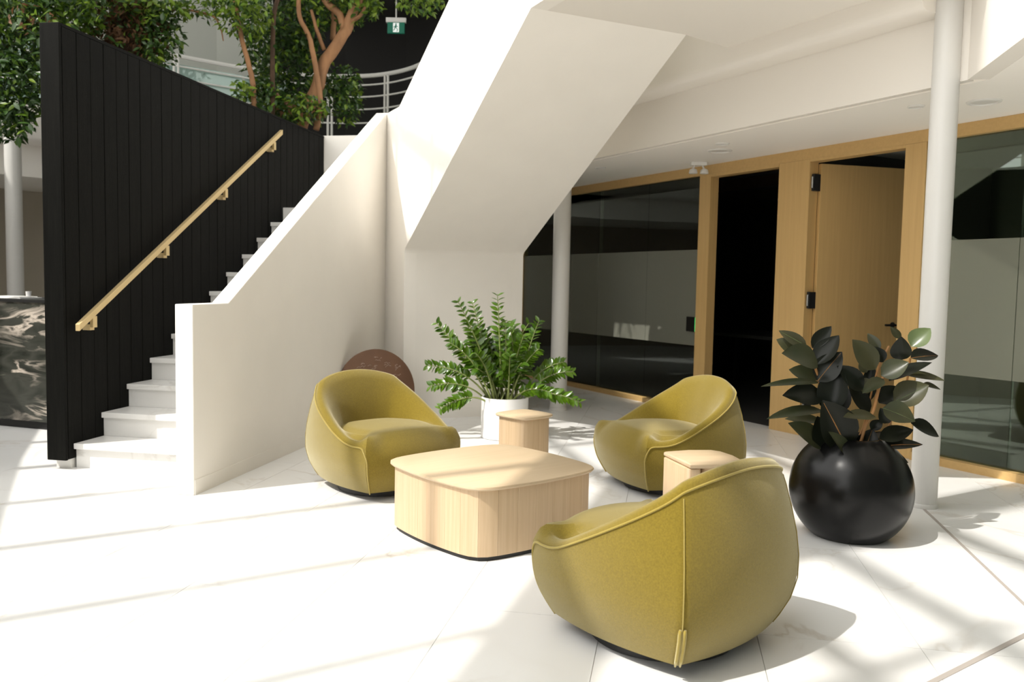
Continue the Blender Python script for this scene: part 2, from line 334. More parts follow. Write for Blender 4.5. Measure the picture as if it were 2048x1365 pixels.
m.prism([st(s_, n_, z_) for s_, n_, z_ in [(a[0], 1.13-w2, a[1]-h2), (a[0], 1.13+w2, a[1]-h2), (a[0], 1.13+w2, a[1]+h2), (a[0], 1.13-w2, a[1]+h2)]],
        [st(s_, n_, z_) for s_, n_, z_ in [(b[0], 1.13-w2, b[1]-h2), (b[0], 1.13+w2, b[1]-h2), (b[0], 1.13+w2, b[1]+h2), (b[0], 1.13-w2, b[1]+h2)]])
obj('rail', m, BRASS, hr, world=True, bevel=0.003)
for px, py in [(187, 632), (333, 487), (451, 375), (548, 285)]:
    d = ray(px, py); P0 = st(0, 1.13, 0); t = (P0-V3((0, 0, HCAM))).dot(NL)/d.dot(NL); q = V3((0, 0, HCAM))+d*t
    s = (q-O).dot(D1); z = hz(s)
    obj('bracket', sbox(st, (s-0.022, 1.118, z-0.105), (s+0.022, 1.142, z-0.026)), BRASS, hr, world=True)
    obj('bracket_plate', sbox(st, (s-0.024, 1.1425, z-0.125), (s+0.024, 1.2, z-0.085)), BRASS, hr, world=True)

# ------------------------------------------------------------------ ceilings and fascias on the right
ce = struct('ceiling', 'white plaster ceiling over corridor and walkway slab above seating area', cat='ceiling')
cpoly = [g(-4, 0.10, 0), g(-4, -1.200, 0), g(6.30, -1.200, 0)]
c0 = g(6.369, -1.258, 0); hd = R(-168); dv = V3((math.sin(hd), math.cos(hd), 0))
c1 = c0 + dv*2.2
n_ = V3((dv.y, -dv.x, 0)); n_ = n_ if n_.x > 0 else -n_
cpoly += [c0+n_*0.121, c1+n_*0.121, c1+V3((4.5, -0.6, 0)), g(9.5, 0.10, 0)]
cpoly.pop(2)
obj('corridor_ceiling', MB().flat(cpoly, ZC, ZC+0.06), CEIL, ce)
m = MB(); pr = [(-1.2585, 3.018), (-1.42, 3.018), (-1.45, 3.022), (-1.474, 3.036), (-1.487, 3.058), (-1.49, 3.088), (-1.49, ZS-0.001), (-1.49, ZF), (-1.2585, ZF)]
m.prism([g(-4, o_, z_) for o_, z_ in pr], [g(6.21, o_, z_) for o_, z_ in pr]); obj('bullnose', m, SLABM, ce, smooth=True, sharp=40)
obj('fascia', sbox(g, (-4, -1.258, ZC), (6.369, -1.2005, ZF)), SLABM, ce)
m = MB(); m.flat([c0+dv*0.001, c1, c1+n_*0.12, c0+dv*0.001+n_*0.12], ZC, ZF); obj('fascia', m, SLABM, ce)
sl1 = g(6.18, -1.4905, 0)
spoly = [up(UT, 0.125, 0), up(3.84, 0.125, 0), V3((1.2, 5.16, 0)), V3((2.62, 4.86, 0))]
spoly = [up(UT+0.001, 0.1205, 0), up(4.25, 0.1205, 0), V3((2.62, 4.80, 0)), g(6.20, -1.4905, 0), g(4.56, -1.4905, 0), up(UT+0.001, 1.26, 0)]
obj('walkway_slab', MB().flat(spoly, ZS, ZF), SLABM, ce)
uw = struct('wall_back', 'pale wall on the upper floor behind the staircase', cat='wall')
obj('upper_wall', MB().flat([g(2.2, -1.36, 0), g(4.45, -1.36, 0), g(4.45, -1.25, 0), g(2.2, -1.25, 0)], ZF, 6.6), PALEW, uw)

# ------------------------------------------------------------------ glazed partition with two doorways
wn = struct('window_1', 'oak framed glass office partition with frosted middle band', tuple(g(2.6, 0, 0)), 'partition')
FD0, FD1 = -0.055, 0.055
HB = 2.508
obj('header', sbox(g, (-1.42, FD0, HB), (9.4, FD1, ZC-0.001)), OAKH, wn, world=True)
for a, b, nm in [(-1.42, -1.20, 'post'), (2.617, 2.786, 'post'), (3.724, 4.093, 'panel'), (5.064, 5.25, 'post')]:
    obj(nm, sbox(g, (a, FD0, 0), (b, FD1, HB-0.0005)), OAK, wn, world=True, bevel=0.002)
obj('door_head', sbox(g, (2.7865, FD0, 2.478), (3.7235, FD1, HB-0.0005)), OAKH, wn, world=True)
obj('door_head', sbox(g, (4.0935, FD0, 2.482), (5.0635, FD1, HB-0.0005)), OAKH, wn, world=True)
obj('sill', sbox(g, (-1.1995, FD0-0.02, 0), (2.6165, FD1, 0.052)), OAKH, wn, world=True)
obj('sill', sbox(g, (5.2505, FD0-0.02, 0), (9.4, FD1, 0.062)), OAKH, wn, world=True)
def pane(a, b):
    p = obj('glass_pane', sbox(g, (a, -0.006, 0.053), (b, 0.006, HB-0.001)), GLASS, wn, world=True)
    obj('frosted_film', sbox(g, (a, -0.0085, 0.71), (b, -0.0065, 1.737)), FILM, p, world=True)
for a, b in [(-1.2, -0.30), (-0.296, 0.70), (0.704, 1.70), (1.704, 2.616)]: pane(a, b)
for a, b in [(5.251, 5.992), (5.997, 7.0), (7.004, 8.0), (8.004, 9.3)]: pane(a, b)
d2 = struct('door_2', 'oak door leaf standing open into the right hand room', tuple(g(4.127, 0.06, 0)), 'door')
h0 = g(4.13, 0.052, 0); ld = V3((math.sin(R(75)), math.cos(R(75)), 0)); ln = V3((-ld.y, ld.x, 0))
m = MB(); m.flat([h0, h0+ld*0.90, h0+ld*0.90+ln*0.045, h0+ln*0.045], 0.012, 2.472); obj('leaf', m, OAK, d2, world=True, bevel=0.003)
lever = h0+ld*0.83
m = MB(); q = lever+V3((0, 0, 1.02)); m.tube([q-ln*0.0, q-ln*0.05, q-ln*0.055-ld*0.02, q-ln*0.055-ld*0.12], 0.010, 8); obj('door_handle', m, DKMET, d2, smooth=True, world=True)
m = MB().tube([q+ln*0.001, q-ln*0.008], 0.026, 16); obj('handle_rose', m, DKMET, d2, smooth=True, world=True)
for z in (0.24, 1.24, 2.30):
    obj('hinge', sbox(g, (4.098, -0.030, z-0.075), (4.127, 0.05, z+0.075)), DKMET, d2, world=True)
    obj('hinge_knuckle', MB().tube([g(4.113, -0.038, z-0.05), g(4.113, -0.038, z+0.05)], 0.010, 10), STEEL, d2, smooth=True, world=True)
# rooms behind the partition
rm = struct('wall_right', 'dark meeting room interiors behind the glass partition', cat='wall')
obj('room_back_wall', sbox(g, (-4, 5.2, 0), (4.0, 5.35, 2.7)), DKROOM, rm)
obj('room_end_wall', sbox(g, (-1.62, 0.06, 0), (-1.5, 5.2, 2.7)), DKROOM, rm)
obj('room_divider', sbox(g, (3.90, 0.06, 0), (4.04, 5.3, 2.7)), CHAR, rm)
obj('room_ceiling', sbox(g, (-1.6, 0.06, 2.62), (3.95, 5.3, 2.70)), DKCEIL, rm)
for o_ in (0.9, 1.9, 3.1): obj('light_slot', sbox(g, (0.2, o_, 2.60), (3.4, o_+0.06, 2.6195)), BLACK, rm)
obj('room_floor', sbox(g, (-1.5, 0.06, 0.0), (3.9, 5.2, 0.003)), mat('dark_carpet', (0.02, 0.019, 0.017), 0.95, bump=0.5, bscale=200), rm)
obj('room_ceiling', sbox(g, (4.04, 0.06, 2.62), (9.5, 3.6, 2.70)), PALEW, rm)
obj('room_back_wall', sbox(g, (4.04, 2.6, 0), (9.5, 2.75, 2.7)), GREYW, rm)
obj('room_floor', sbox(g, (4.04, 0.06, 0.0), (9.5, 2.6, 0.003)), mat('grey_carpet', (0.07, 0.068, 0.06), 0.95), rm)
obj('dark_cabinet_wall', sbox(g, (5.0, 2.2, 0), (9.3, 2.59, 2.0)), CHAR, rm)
tb = thing('meeting_table', 'dark long meeting table in the room behind the left glass', 'table', tuple(g(1.2, 2.2, 0)))
obj('table_top', sbox(g, (0.2, 1.7, 0.70), (2.6, 2.8, 0.74)), CHAR, tb, world=True)
for a, b in ((0.4, 1.8), (2.3, 1.8), (0.4, 2.6), (2.3, 2.6)): obj('leg', sbox(g, (a, b, 0.003), (a+0.06, b+0.06, 0.70)), DKMET, tb, world=True)
sw = thing('thermostat', 'small dark thermostat on the wall seen through the open oak door', 'thermostat', tuple(g(5.0, 1.4, 1.43)))
q = at(1797, 557, 8.7)
sw.location = q
obj('body', MB().box((-0.03, -0.004, -0.06), (0.03, 0.02, 0.06)), WHITE2, sw, bevel=0.01); obj('screen', MB().box((-0.022, -0.008, -0.05), (0.022, -0.0045, 0.05)), SCREEN, sw)
obj('mount_panel', MB().box((q.x-0.6, q.y+0.021, 0), (q.x+0.9, q.y+0.06, 2.6)), mat('dim_wall', (0.06,0.062,0.05), 0.9), rm)
tp = thing('room_booking_panel', 'black tablet panel with green lit edge on glass by the doorway', 'tablet', tuple(g(2.52, -0.03, 0.93)))
obj('body', sbox(g, (2.46, -0.045, 0.86), (2.60, -0.020, 1.02)), SCREEN, tp, world=True, bevel=0.004)
obj('led_strip', sbox(g, (2.601, -0.044, 0.865), (2.610, -0.022, 1.015)), LED, tp, world=True)
obj('mount_plate', sbox(g, (2.50, -0.0195, 0.90), (2.57, -0.0095, 0.99)), BLACK, tp, world=True)

# ------------------------------------------------------------------ columns
def column(name, x, y, r, z1, label, collar=True):
    c = struct(name, label, (x, y, 0), 'column')
    obj('shaft', MB().lathe([(r, 0.0), (r, z1)], 40), COLM, c, smooth=True, sharp=50)
    if collar: obj('collar', MB().lathe([(r+0.006, 0.0), (r+0.006, 0.022), (r+0.001, 0.028)], 40), COLM, c, smooth=True, sharp=40)
column('column', 2.592, 5.24, 0.078, 3.5, 'tall round white column behind the black spherical planter')
column('column', 0.505, 9.02, 0.090, ZC, 'round white column behind the fern-like potted plant')
column('column', -5.99, 10.25, 0.092, 3.02, 'round white column at far left behind the marble desk')

# ------------------------------------------------------------------ upper gallery round the atrium
ARC = [(-2.9, -0.6), (-3.6, 0.75), (-4.3, 2.05), (-5.0, 3.38), (-5.7, 4.75), (-6.35, 6.2), (-6.7, 8), (-6.7, 9.6), (-6.4, 10.7), (-5.7, 11.6), (-4.85, 12.37), (-4.08, 13.02), (-3.5, 13.28), (-2.9, 13.39), (-2.4, 13.36), (-2.03, 13.2), (-1.70, 12.92), (-1.42, 12.54), (-1.1, 11.9), (-0.7, 11.1)]
ARC = [V3((x, y, 0)) for x, y in ARC]
def off(pts, d):
    out = []
    for i, p in enumerate(pts):
        t = (pts[min(i+1, len(pts)-1)]-pts[max(i-1, 0)]).normalized(); out.append(p+V3((-t.y, t.x, 0))*d)
    return out
def sweep(prof, pts=None):
    pts = pts or ARC; rows = [off(pts, d) for d, z in prof]
    m = MB(); m.loft([[rows[k][i]+V3((0, 0, prof[k][1])) for k in range(len(prof))] for i in range(len(pts))]); return m
ga = struct('ceiling_gallery', 'white edged upper gallery slab curving round the atrium', cat='gallery'); ga.name = 'trim_3'
obj('gallery_slab', sweep([(0, ZF), (0, 3.088), (0.02, 3.05), (0.07, 3.018), (0.24, 3.018), (0.24, ZC), (2.4, ZC), (2.4, ZF)]), WHITE, ga, smooth=True, sharp=40)
wb = struct('wall_far', 'tan wall below and dark rooms above behind the gallery', cat='wall')
obj('lower_wall', sweep([(2.3, 0), (2.45, 0), (2.45, ZC-0.001), (2.3, ZC-0.001)], ARC), TANW, wb)
obj('upper_wall', sweep([(1.6, ZF), (1.75, ZF), (1.75, 9.0), (1.6, 9.0)], ARC[7:13]), PALEW, wb)
obj('upper_dark_wall', sweep([(2.0, ZF), (2.15, ZF), (2.15, 9.0), (2.0, 9.0)], ARC[10:]), DKROOM, wb)
obj('upper_soffit', sweep([(0.2, 5.95), (2.0, 5.95), (2.0, 6.1), (0.2, 6.1)], ARC[12:]), CHAR, wb)
obj('upper_header', sweep([(0.1, 6.1), (0.2, 6.1), (0.2, 9.0), (0.1, 9.0)], ARC[12:]), CHAR, wb)
gr = thing('gallery_railing', 'white tubular metal railing round the upper gallery edge', 'railing', (-3.5, 13.28, ZF))
rl = off(ARC, 0.06)
for i in range(7): rl[i] = off(ARC, 0.85)[i]
rl[7] = off(ARC, 0.5)[7]
def fine(pts, n=4):
    out = []
    for i in range(len(pts)-1):
        p0, p1, p2, p3 = pts[max(i-1, 0)], pts[i], pts[i+1], pts[min(i+2, len(pts)-1)]
        for k in range(n):
            t = k/n; out.append(0.5*((2*p1)+(p2-p0)*t+(2*p0-5*p1+4*p2-p3)*t*t+(3*p1-p0-3*p2+p3)*t*t*t))
    return out+[pts[-1]]
rlf = fine(rl)
Z = lambda z: V3((0, 0, z))
obj('top_rail', MB().tube([p+Z(4.5) for p in rlf], 0.032, 8), WHITE2, gr, smooth=True, world=True)
for z in (4.36, 4.18, 3.99): obj('mid_rail', MB().tube([p+Z(z) for p in rlf], 0.013, 6), WHITE2, gr, smooth=True, world=True)
obj('mid_rail', MB().tube([p+Z(3.78) for p in rlf], 0.013, 6), WHITE2, gr, smooth=True, world=True)
for i in range(2, len(rl)-1):
    p = rl[i]
    if i in (11, 12, 14, 16): continue
    t = (rl[i+1]-rl[i-1]).normalized()
    for k in (-0.03, 0.03): obj('post', MB().tube([p+t*k+Z(ZF), p+t*k+Z(4.5)], 0.018, 8), WHITE2, gr, smooth=True, world=True)
q = at(768, 160, 13.2); 
gl_ = thing('glass_guard', 'pale teal glass guard panels below the far gallery rail', 'guard', (-4.8, 12.5, ZF))
ag = off(ARC, 0.12)
for i in range(8, 12):
    a, b = ag[i], ag[i+1]; t = (b-a).normalized()*0.02; n = V3((-t.y, t.x, 0))*0.4
    obj('glass_panel', MB().flat([a+t, b-t, b-t+n, a+t+n], 3.55, 4.40), GUARD, gl_, world=True)
m = MB(); ex = at(792, 52, 13.9)
es = thing('exit_sign', 'small green and white exit sign hanging from the dark upper soffit', 'sign', tuple(ex))
obj('casing', MB().box((-0.16, -0.02, 0.055), (0.16, 0.05, 0.125)), WHITE2, es); obj('panel', MB().box((-0.135, -0.012, -0.115), (0.135, 0.03, 0.0545)), GREEN, es)
m = MB(); y_ = -0.0135
def pg(pts): m.prism([(x, y_, z) for x, z in pts], [(x, -0.0122, z) for x, z in pts])
pg([(-0.045, -0.10), (0.05, -0.10), (0.05, 0.045), (-0.045, 0.045)]); obj('doorway_symbol', m, EXITW, es)
m = MB(); y_ = -0.0155
for pts in ([(-.01, .015), (.012, .015), (.012, .037), (-.01, .037)], [(-.02, -.03), (.006, -.035), (.014, .012), (-.012, .012)], [(-.012, .0), (-.04, -.022), (-.036, -.03), (-.008, -.01)], [(.008, 0), (.035, -.012), (.033, -.022), (.004, -.012)], [(-.02, -.03), (-.04, -.075), (-.03, -.08), (-.006, -.035)], [(.0, -.035), (.022, -.06), (.012, -.09), (.022, -.092), (.034, -.058), (.01, -.03)]):
    m.prism([(x, y_, z) for x, z in pts], [(x, -0.0137, z) for x, z in pts])
obj('running_figure', m, GREEN, es)
obj('hanger', MB().tube([(0, 0.015, 0.125), (0, 0.015, 5.95-ex.z)], 0.012, 6), WHITE2, es)

# ------------------------------------------------------------------ atrium glazing that casts the bar shadows (out of frame, to the left)
MV = V3((math.cos(R(12)), math.sin(R(12)), 0)); QV = V3((-MV.y, MV.x, 0)); KV = V3((math.cos(SUN_AZ), -math.sin(SUN_AZ), 0)); WF = -6.3
SC = math.tan(SUN_EL)/math.cos(R(78)-SUN_AZ)
fa = struct('window_2', 'tall atrium curtain wall of metal mullions and transoms outside the frame', tuple(MV*WF), 'window')
for kv in [-9.7, -8.7, -7.72, -6.72, -5.71, -4.78, -3.78, -2.77, -1.78, -0.8, 0.2]:
    t = (kv-WF*KV.dot(MV))/KV.dot(QV); p = MV*WF+QV*t
    obj('mullion', MB().flat([p-QV*0.035-MV*0.04, p+QV*0.035-MV*0.04, p+QV*0.035+MV*0.04, p-QV*0.035+MV*0.04], 3.5, 13.2), WHITE2, fa, world=True)
t = (-2.96-WF*KV.dot(MV))/KV.dot(QV); p = MV*WF+QV*t
obj('pier', MB().flat([p-QV*0.17-MV*0.10, p+QV*0.17-MV*0.10, p+QV*0.17+MV*0.10, p-QV*0.17+MV*0.10], (2.1-WF)*SC, (5.6-WF)*SC), WHITE2, fa, world=True)
for w0, w1 in [(1.77, 1.91), (2.41, 2.62), (3.30, 3.48)]:
    z0, z1 = (w0-WF)*SC, (w1-WF)*SC
    a, b = MV*WF-QV*3.5, MV*WF+QV*9.5
    obj('transom', MB().flat([a-MV*0.04, b-MV*0.04, b+MV*0.04, a+MV*0.04], z0+0.06, z1-0.06), WHITE2, fa, world=True)

wf_ = struct('wall_front', 'dark glazed building side closing the atrium behind the viewer', cat='wall')
obj('wall_panel', MB().box((-2.5, -4.2, 0), (9.0, -4.0, 9.0)), GREYW, wf_)
obj('sky_shade_roof', MB().box((-9.0, 7.3, 9.0), (-0.8, 17.0, 9.2)), PALEW, wf_)  # unseen roof panel, added to darken the rear gallery
obj('sky_shade_roof', MB().box((-0.8, -4.2, 9.0), (9.0, 11.0, 9.2)), PALEW, wf_)  # unseen roof panel, added so skylight comes only from the left
obj('wall_panel', MB().box((8.8, -4.0, 0), (9.0, 3.6, 9.0)), GREYW, wf_)
fh = 8.5; dxy = V3((math.sin(SUN_AZ), math.cos(SUN_AZ), 0))*(fh/math.tan(SUN_EL))
ba = V3((-0.86, 0.35, 0))-dxy; bb = V3((1.03, 6.8, 0))-dxy; bn = V3((0.38, -0.06, 0))
obj('beam', MB().flat([ba, ba+bn, bb+bn, bb], fh-0.12, fh+0.12), WHITE2, fa, world=True)
# ------------------------------------------------------------------ reception desk
dk = thing('reception_desk', 'black veined marble reception desk behind the plank wall at left', 'desk', (-4.5, 7.6, 0))
a, b = V3((-6.2, 7.985, 0)), V3((-3.55, 7.10, 0)); t = (b-a).normalized(); n = V3((-t.y, t.x, 0))
L_ = (b-a).length
for k in range(2):
    p, q = a+t*(L_*k/2+0.002), a+t*(L_*(k+1)/2-0.002)
    obj('marble_panel', MB().flat([p, q, q+n*0.03, p+n*0.03], 0.07, 1.10), DESKM, dk, world=True)
obj('plinth', MB().flat([a+n*0.03, b+n*0.03, b+n*0.6, a+n*0.6], 0, 0.07), BLACK, dk, world=True)
obj('carcass', MB().flat([a+n*0.031, b+n*0.031, b+n*0.65, a+n*0.65], 0.0705, 1.10), BLACK, dk, world=True)
obj('counter_top', MB().flat([a-n*0.01, b-n*0.01, b+n*0.70, a+n*0.70], 1.1005, 1.125), BLACK, dk, world=True)
q = at(30, 592, 7.62); bx = thing('counter_sunstrip', 'flat white tray standing in for sunlight on the black desk top', 'sunstrip', (q.x, q.y, 1.1255), math.atan2(t.y, t.x))  # white slab added in place of sunlight on the counter
obj('sunstrip', MB().box((-0.25, -0.09, 0), (0.16, 0.14, 0.008)), POTWHT, bx); obj('sunstrip_top', MB().box((-0.22, -0.07, 0.0085), (0.13, 0.12, 0.018)), WHITE2, bx)
q = at(57, 585, 7.62); bx = thing('pen_cup', 'small white cup on the black desk top beside the plank wall', 'cup', (q.x, q.y, 1.1435), 0)
obj('cup', MB().lathe([(0.020, 0), (0.024, 0.045), (0.021, 0.045), (0.018, 0.006)], 16), POTWHT, bx, smooth=True)

# ------------------------------------------------------------------ armchairs
def bowed(v, side, a, b, bow):      # plan outline of the shell, v in [-1,1] along a side; sides 0 back,1 right,2 front,3 left
    k = bow*(1-v*v)
    if side == 0: return (v*a, -b*(1+k))
    if side == 1: return (a*(1+k), v*b)
    if side == 2: return (-v*a, b*(1+k))
    return (-a*(1+k), -v*b)
NS = 26
PLAN = [(s, -1+2*i/NS) for s in range(4) for i in range(NS)]
def sc_z(z):
    T = [(0.04, 0.775), (0.09, 0.845), (0.16, 0.925), (0.24, 0.980), (0.33, 1.0), (0.42, 0.998), (0.52, 0.972), (0.60, 0.935), (0.70, 0.868), (0.78, 0.80)]
    if z <= T[0][0]: return T[0][1]
    for (z0, s0), (z1, s1) in zip(T, T[1:]):
        if z <= z1:
            return s0+(s1-s0)*(z-z0)/(z1-z0)
    return T[-1][1]
CA, CB = 0.385, 0.395
def plan(side, v, z):
    x, y = bowed(v, side, CA, CB, 0.135)
    r = math.hypot(x, y); ct, sn = x/r, y/r
    e = 2.7; se = (abs(ct/(CA*1.12))**e+abs(sn/(CB*1.12))**e)**(-1/e)
    k = smoothstep(0.10, 0.65, z)*0.62
    rr = r*(1-k)+se*k; s = sc_z(z)
    return x/r*rr*s, y/r*rr*s
def rim_h(side, v):
    x, y = bowed(v, side, CA, CB, 0.135); yn = y/CB        # -1 back .. +1 front
    back = 0.708-0.052*min(1, abs(x)/CA)**2
    t = max(0, (min(yn, 1)+1)/2); lin = 0.66-0.405*t; k = 0.05
    d = lin-0.348; side_h = 0.348+0.5*(d+math.sqrt(d*d+k*k*0.5))-0.008
    b = smoothstep(-0.9, -1.02, yn)
    return back*b+min(side_h, 0.66)*(1-b)
def prof_pts(side, v):
    h = rim_h(side, v); x, y = bowed(v, side, CA, CB, 0.135); yn = y/CB
    front = smoothstep(0.80, 1.0, yn) if side != 2 else 1.0
    fc = (1-v*v) if side == 2 else 0.0
    backness = smoothstep(0.2, -0.9, yn)
    q = 0.70-0.12*backness
    pts = []
    hh = h if side != 2 else 0.352-0.070*min(1, fc*2.2)
    for k in range(13):
        z = 0.056+(hh-0.056)*k/12
        bx_, by_ = plan(side, v, z)
        if side == 2: by_ += 0.012*fc*math.sin(math.pi*min(1, z/0.4))
        pts.append((bx_, by_, z))
    rx, ry, _ = pts[-1]
    def rad(f, z): return (rx*f, ry*f, z)
    seatz = lambda f: 0.412+0.030*(1-min(1, f/0.7)**2)
    wall = [(0.982, h+0.020), (0.945, h+0.034), (0.89, h+0.034), (0.825, h+0.008-max(0, h-0.45)*0.1), (q+0.085, 0.41+(h-0.41)*0.50), (q+0.040, 0.40+(h-0.40)*0.20), (q+0.016, 0.398), (q-0.012, 0.396), (q-0.055, 0.418)]
    fr = [(0.985, hh+0.028), (0.955, hh+0.056), (0.91, hh+0.082+0.01*fc), (0.85, hh+0.100+0.018*fc), (0.79, 0.410+0.018*fc), (0.74, 0.414+0.018*fc), (0.69, 0.417+0.016*fc), (0.64, 0.419+0.014*fc), (0.58, 0.422+0.012*fc)]
    fr = [(f, min(z, 0.412+0.018*fc) if f > 0.8 else z) for f, z in fr]
    for (f0, z0), (f1, z1) in zip(wall, fr):
        f = f0*(1-front)+f1*front; z = z0*(1-front)+z1*front; pts.append(rad(f, z))
    fl_ = pts[-1]; f_last = (q-0.055)*(1-front)+0.58*front; zl = fl_[2]
    for k in range(1, 7):
        f = f_last*(1-k/6.0); zz = zl+(0.436-zl)*math.sin(k/6*math.pi/2)
        pts.append(rad(max(f, 0.001), zz))
    return pts
def smooth_ring(rows, it, j0):
    n = len(rows)
    for _ in range(it):
        new = [list(r) for r in rows]
        for i in range(n):
            for j in range(j0, len(rows[0])-1):
                a, b, c, d, e = rows[(i-1) % n][j], rows[(i+1) % n][j], rows[i][j-1], rows[i][j+1], rows[i][j]
                new[i][j] = tuple(0.5*e[k]+0.5*(0.3*a[k]+0.3*b[k]+0.2*c[k]+0.2*d[k]) for k in range(3))
        rows = new
    return rows
ROWS = smooth_ring([prof_pts(s, v) for s, v in PLAN], 1, 13)
# make one mesh for normals, then split into parts
def chair_meshes():
    n = len(ROWS); k = len(ROWS[0])
    parts = {'outer_shell': MB(), 'inner_back': MB(), 'seat': MB()}
    idx = {p: {} for p in parts}
    def vid(p, i, j):
        d = idx[p]; key = (i % n, j)
        if key not in d: d[key] = len(parts[p].v); parts[p].v.append(tuple(ROWS[i % n][j]))
        return d[key]
    for i in range(n):
        side = PLAN[i][0]
        for j in range(k-1):
            if side == 2: p = 'seat'
            elif j < 12: p = 'outer_shell'
            elif j < 19: p = 'inner_back'
            else: p = 'seat'
            parts[p].f.append((vid(p, i, j), vid(p, i+1, j), vid(p, i+1, j+1), vid(p, i, j+1)))
    return {p: parts[p].mesh(p, VELVET, True, 180) for p in parts}
CM = chair_meshes()
def on_shell(side, v, z, out=0.004):
    x, y = plan(side, v, z); r = math.hypot(x, y); return V3((x*(1+out/r), y*(1+out/r), z))
def chaikin(P, it=2):
    for _ in range(it):
        Q = [P[0]]
        for a, b in zip(P, P[1:]): Q += [a*0.75+b*0.25, a*0.25+b*0.75]
        P = Q+[P[-1]]
    return P
def rim_point(side, v): 
    i = side*NS+int(round((v+1)/2*NS)); i %= len(ROWS); p = V3(ROWS[i][12]); r = math.hypot(p.x, p.y); return p+V3((p.x/r*0.003, p.y/r*0.003, 0.003))
pp = []
vf = 0.80
for z in (0.05, 0.10, 0.16, 0.22, 0.27): pp.append(on_shell(2, -0.975, z))
pp.append(on_shell(1, 0.975, 0.315)); pp.append(on_shell(1, 0.92, 0.348))
v = 0.80
side1 = [1-2*i/NS for i in range(NS+1)]
for vv in [x for x in side1 if x < 0.83]: pp.append(rim_point(1, vv))
for vv in side1[1:]: pp.append(rim_point(0, vv))
right = [p for p in pp]
left_ = [on_shell(3, -0.92, 0.348), on_shell(3, -0.975, 0.315)] + [on_shell(2, 0.975, z) for z in (0.27, 0.22, 0.16, 0.10, 0.05)]
pp += [rim_point(3, -x) for x in side1[1:] if -x > -0.83][::1] if False else [rim_point(3, x) for x in side1[1:] if x > -0.83]
pp += left_
PIPE = MB().tube(chaikin(pp, 2), 0.0045, 6).mesh('piping', PIPING, True, 180)
seam_mb = []
for sd in (0, 0):
    pass
def seam(side, v): return MB().tube([on_shell(side, v, 0.06+0.01*k, 0.001) for k in range(0, 59)], 0.0024, 5).mesh('corner_seam', PIPING, True, 180)
SEAM_L, SEAM_R = seam(0, -1), seam(1, -1)
def placket(side, v, dv):
    m = MB()
    for e in (-1, 1): m.tube([on_shell(side, v, z, 0.004)+V3((e*0.006, e*0.006*dv, 0)) for z in (0.055, 0.09, 0.13, 0.17, 0.20, 0.215)], [0.004, 0.007, 0.007, 0.007, 0.007, 0.005], 6)
    return m.mesh('zipper_flap', PIPING, True, 180)
ZIPL = placket(0, -1, -1.0)
BASE = MB().lathe([(0.285, 0.0), (0.295, 0.004), (0.295, 0.034), (0.26, 0.057)], 48).mesh('swivel_base', BLACK, True, 40)
UNDER = MB(); UNDER.loft([[(x*0.985, y*0.985, 0.0572) for x, y, z in [r[0] for r in ROWS]], [(x*0.97, y*0.97, 0.07) for x, y, z in [r[0] for r in ROWS]]]); UNDER = UNDER.mesh('bottom_board', BLACK)
def chair(loc, face, label, sc=1.0):
    c = thing('armchair', label, 'armchair', loc, -face, 'olive velvet swivel armchairs')
    c.scale = (sc, sc, 1)
    for p in CM: obj(p, CM[p], None, c)
    obj('piping', PIPE, None, c); obj('corner_seam', SEAM_L, None, c); obj('corner_seam', SEAM_R, None, c); obj('zipper_flap', ZIPL, None, c)
    obj('swivel_base', BASE, None, c); obj('bottom_board', UNDER, None, c); return c
chair((-0.835, 5.495, 0), R(138), 'olive velvet tub armchair left of coffee table, in front of brown disc', 0.955)
chair((1.06, 5.67, 0), R(249), 'olive velvet tub armchair facing left beyond the coffee table, near open doorway', 0.965)
chair((0.605, 3.235, 0), R(-41.5), 'olive velvet tub armchair in front seen from behind with zip at corner', 0.955)

# ------------------------------------------------------------------ tables
def outline(a, bow, rc, n=14):
    pts = []
    for s in range(4):
        for i in range(n):
            v = -1+2*i/n; pts.append(V3((*bowed(v, s, a, a, bow), 0)))
    for _ in range(rc):
        N = len(pts); pts = [(pts[i-1]+pts[i]*2+pts[(i+1) % N])/4 for i in range(N)]
    return pts
def table(name, label, loc, rot, a, h, grp=None, staves=6, waterfall=False):
    t = thing(name, label, 'table', loc, rot, grp)
    ol = outline(a, 0.10, 3)
    sc = lambda f, z: [(p.x*f, p.y*f, z) for p in ol]
    e = 0.012/a
    obj('table_top', MB().loft([sc(1-2.2*e, h-0.022), sc(1-0.4*e, h-0.020), sc(1, h-0.012), sc(1-0.15*e, h-0.003), sc(1-0.6*e, h), ]), MAPLET, t, smooth=True, sharp=40)
    obj('plinth', MB().loft([sc(0.93, 0), sc(0.93, 0.022)]), BLACK, t)
    ib = 1-1.6*e; N = len(ol); per = N//4//staves if staves else 1
    step = max(1, N//(4*staves))
    for i0 in range(0, N, step):
        idx = [(i0+k) % N for k in range(step+1)]
        oo = [ol[i]*ib for i in idx]; ii = [ol[i]*(ib-0.018/a) for i in idx]
        d = (oo[-1]-oo[0]).normalized()*0.0004; oo[0] = oo[0]+d; oo[-1] = oo[-1]-d
        lp = oo+ii[::-1]
        obj('stave', MB().flat(lp, 0.0225, h-0.0222), MAPLE, t, smooth=True, sharp=30)
    return t
table('coffee_table', 'large low maple coffee table with bowed sides in middle of the seating', (-0.10, 4.545, 0), R(40), 0.415, 0.372, staves=7)
table('side_table', 'small maple side table beside the white plant pot', (0.095, 5.89, 0), R(44), 0.150, 0.44, 'small maple side tables', staves=2)
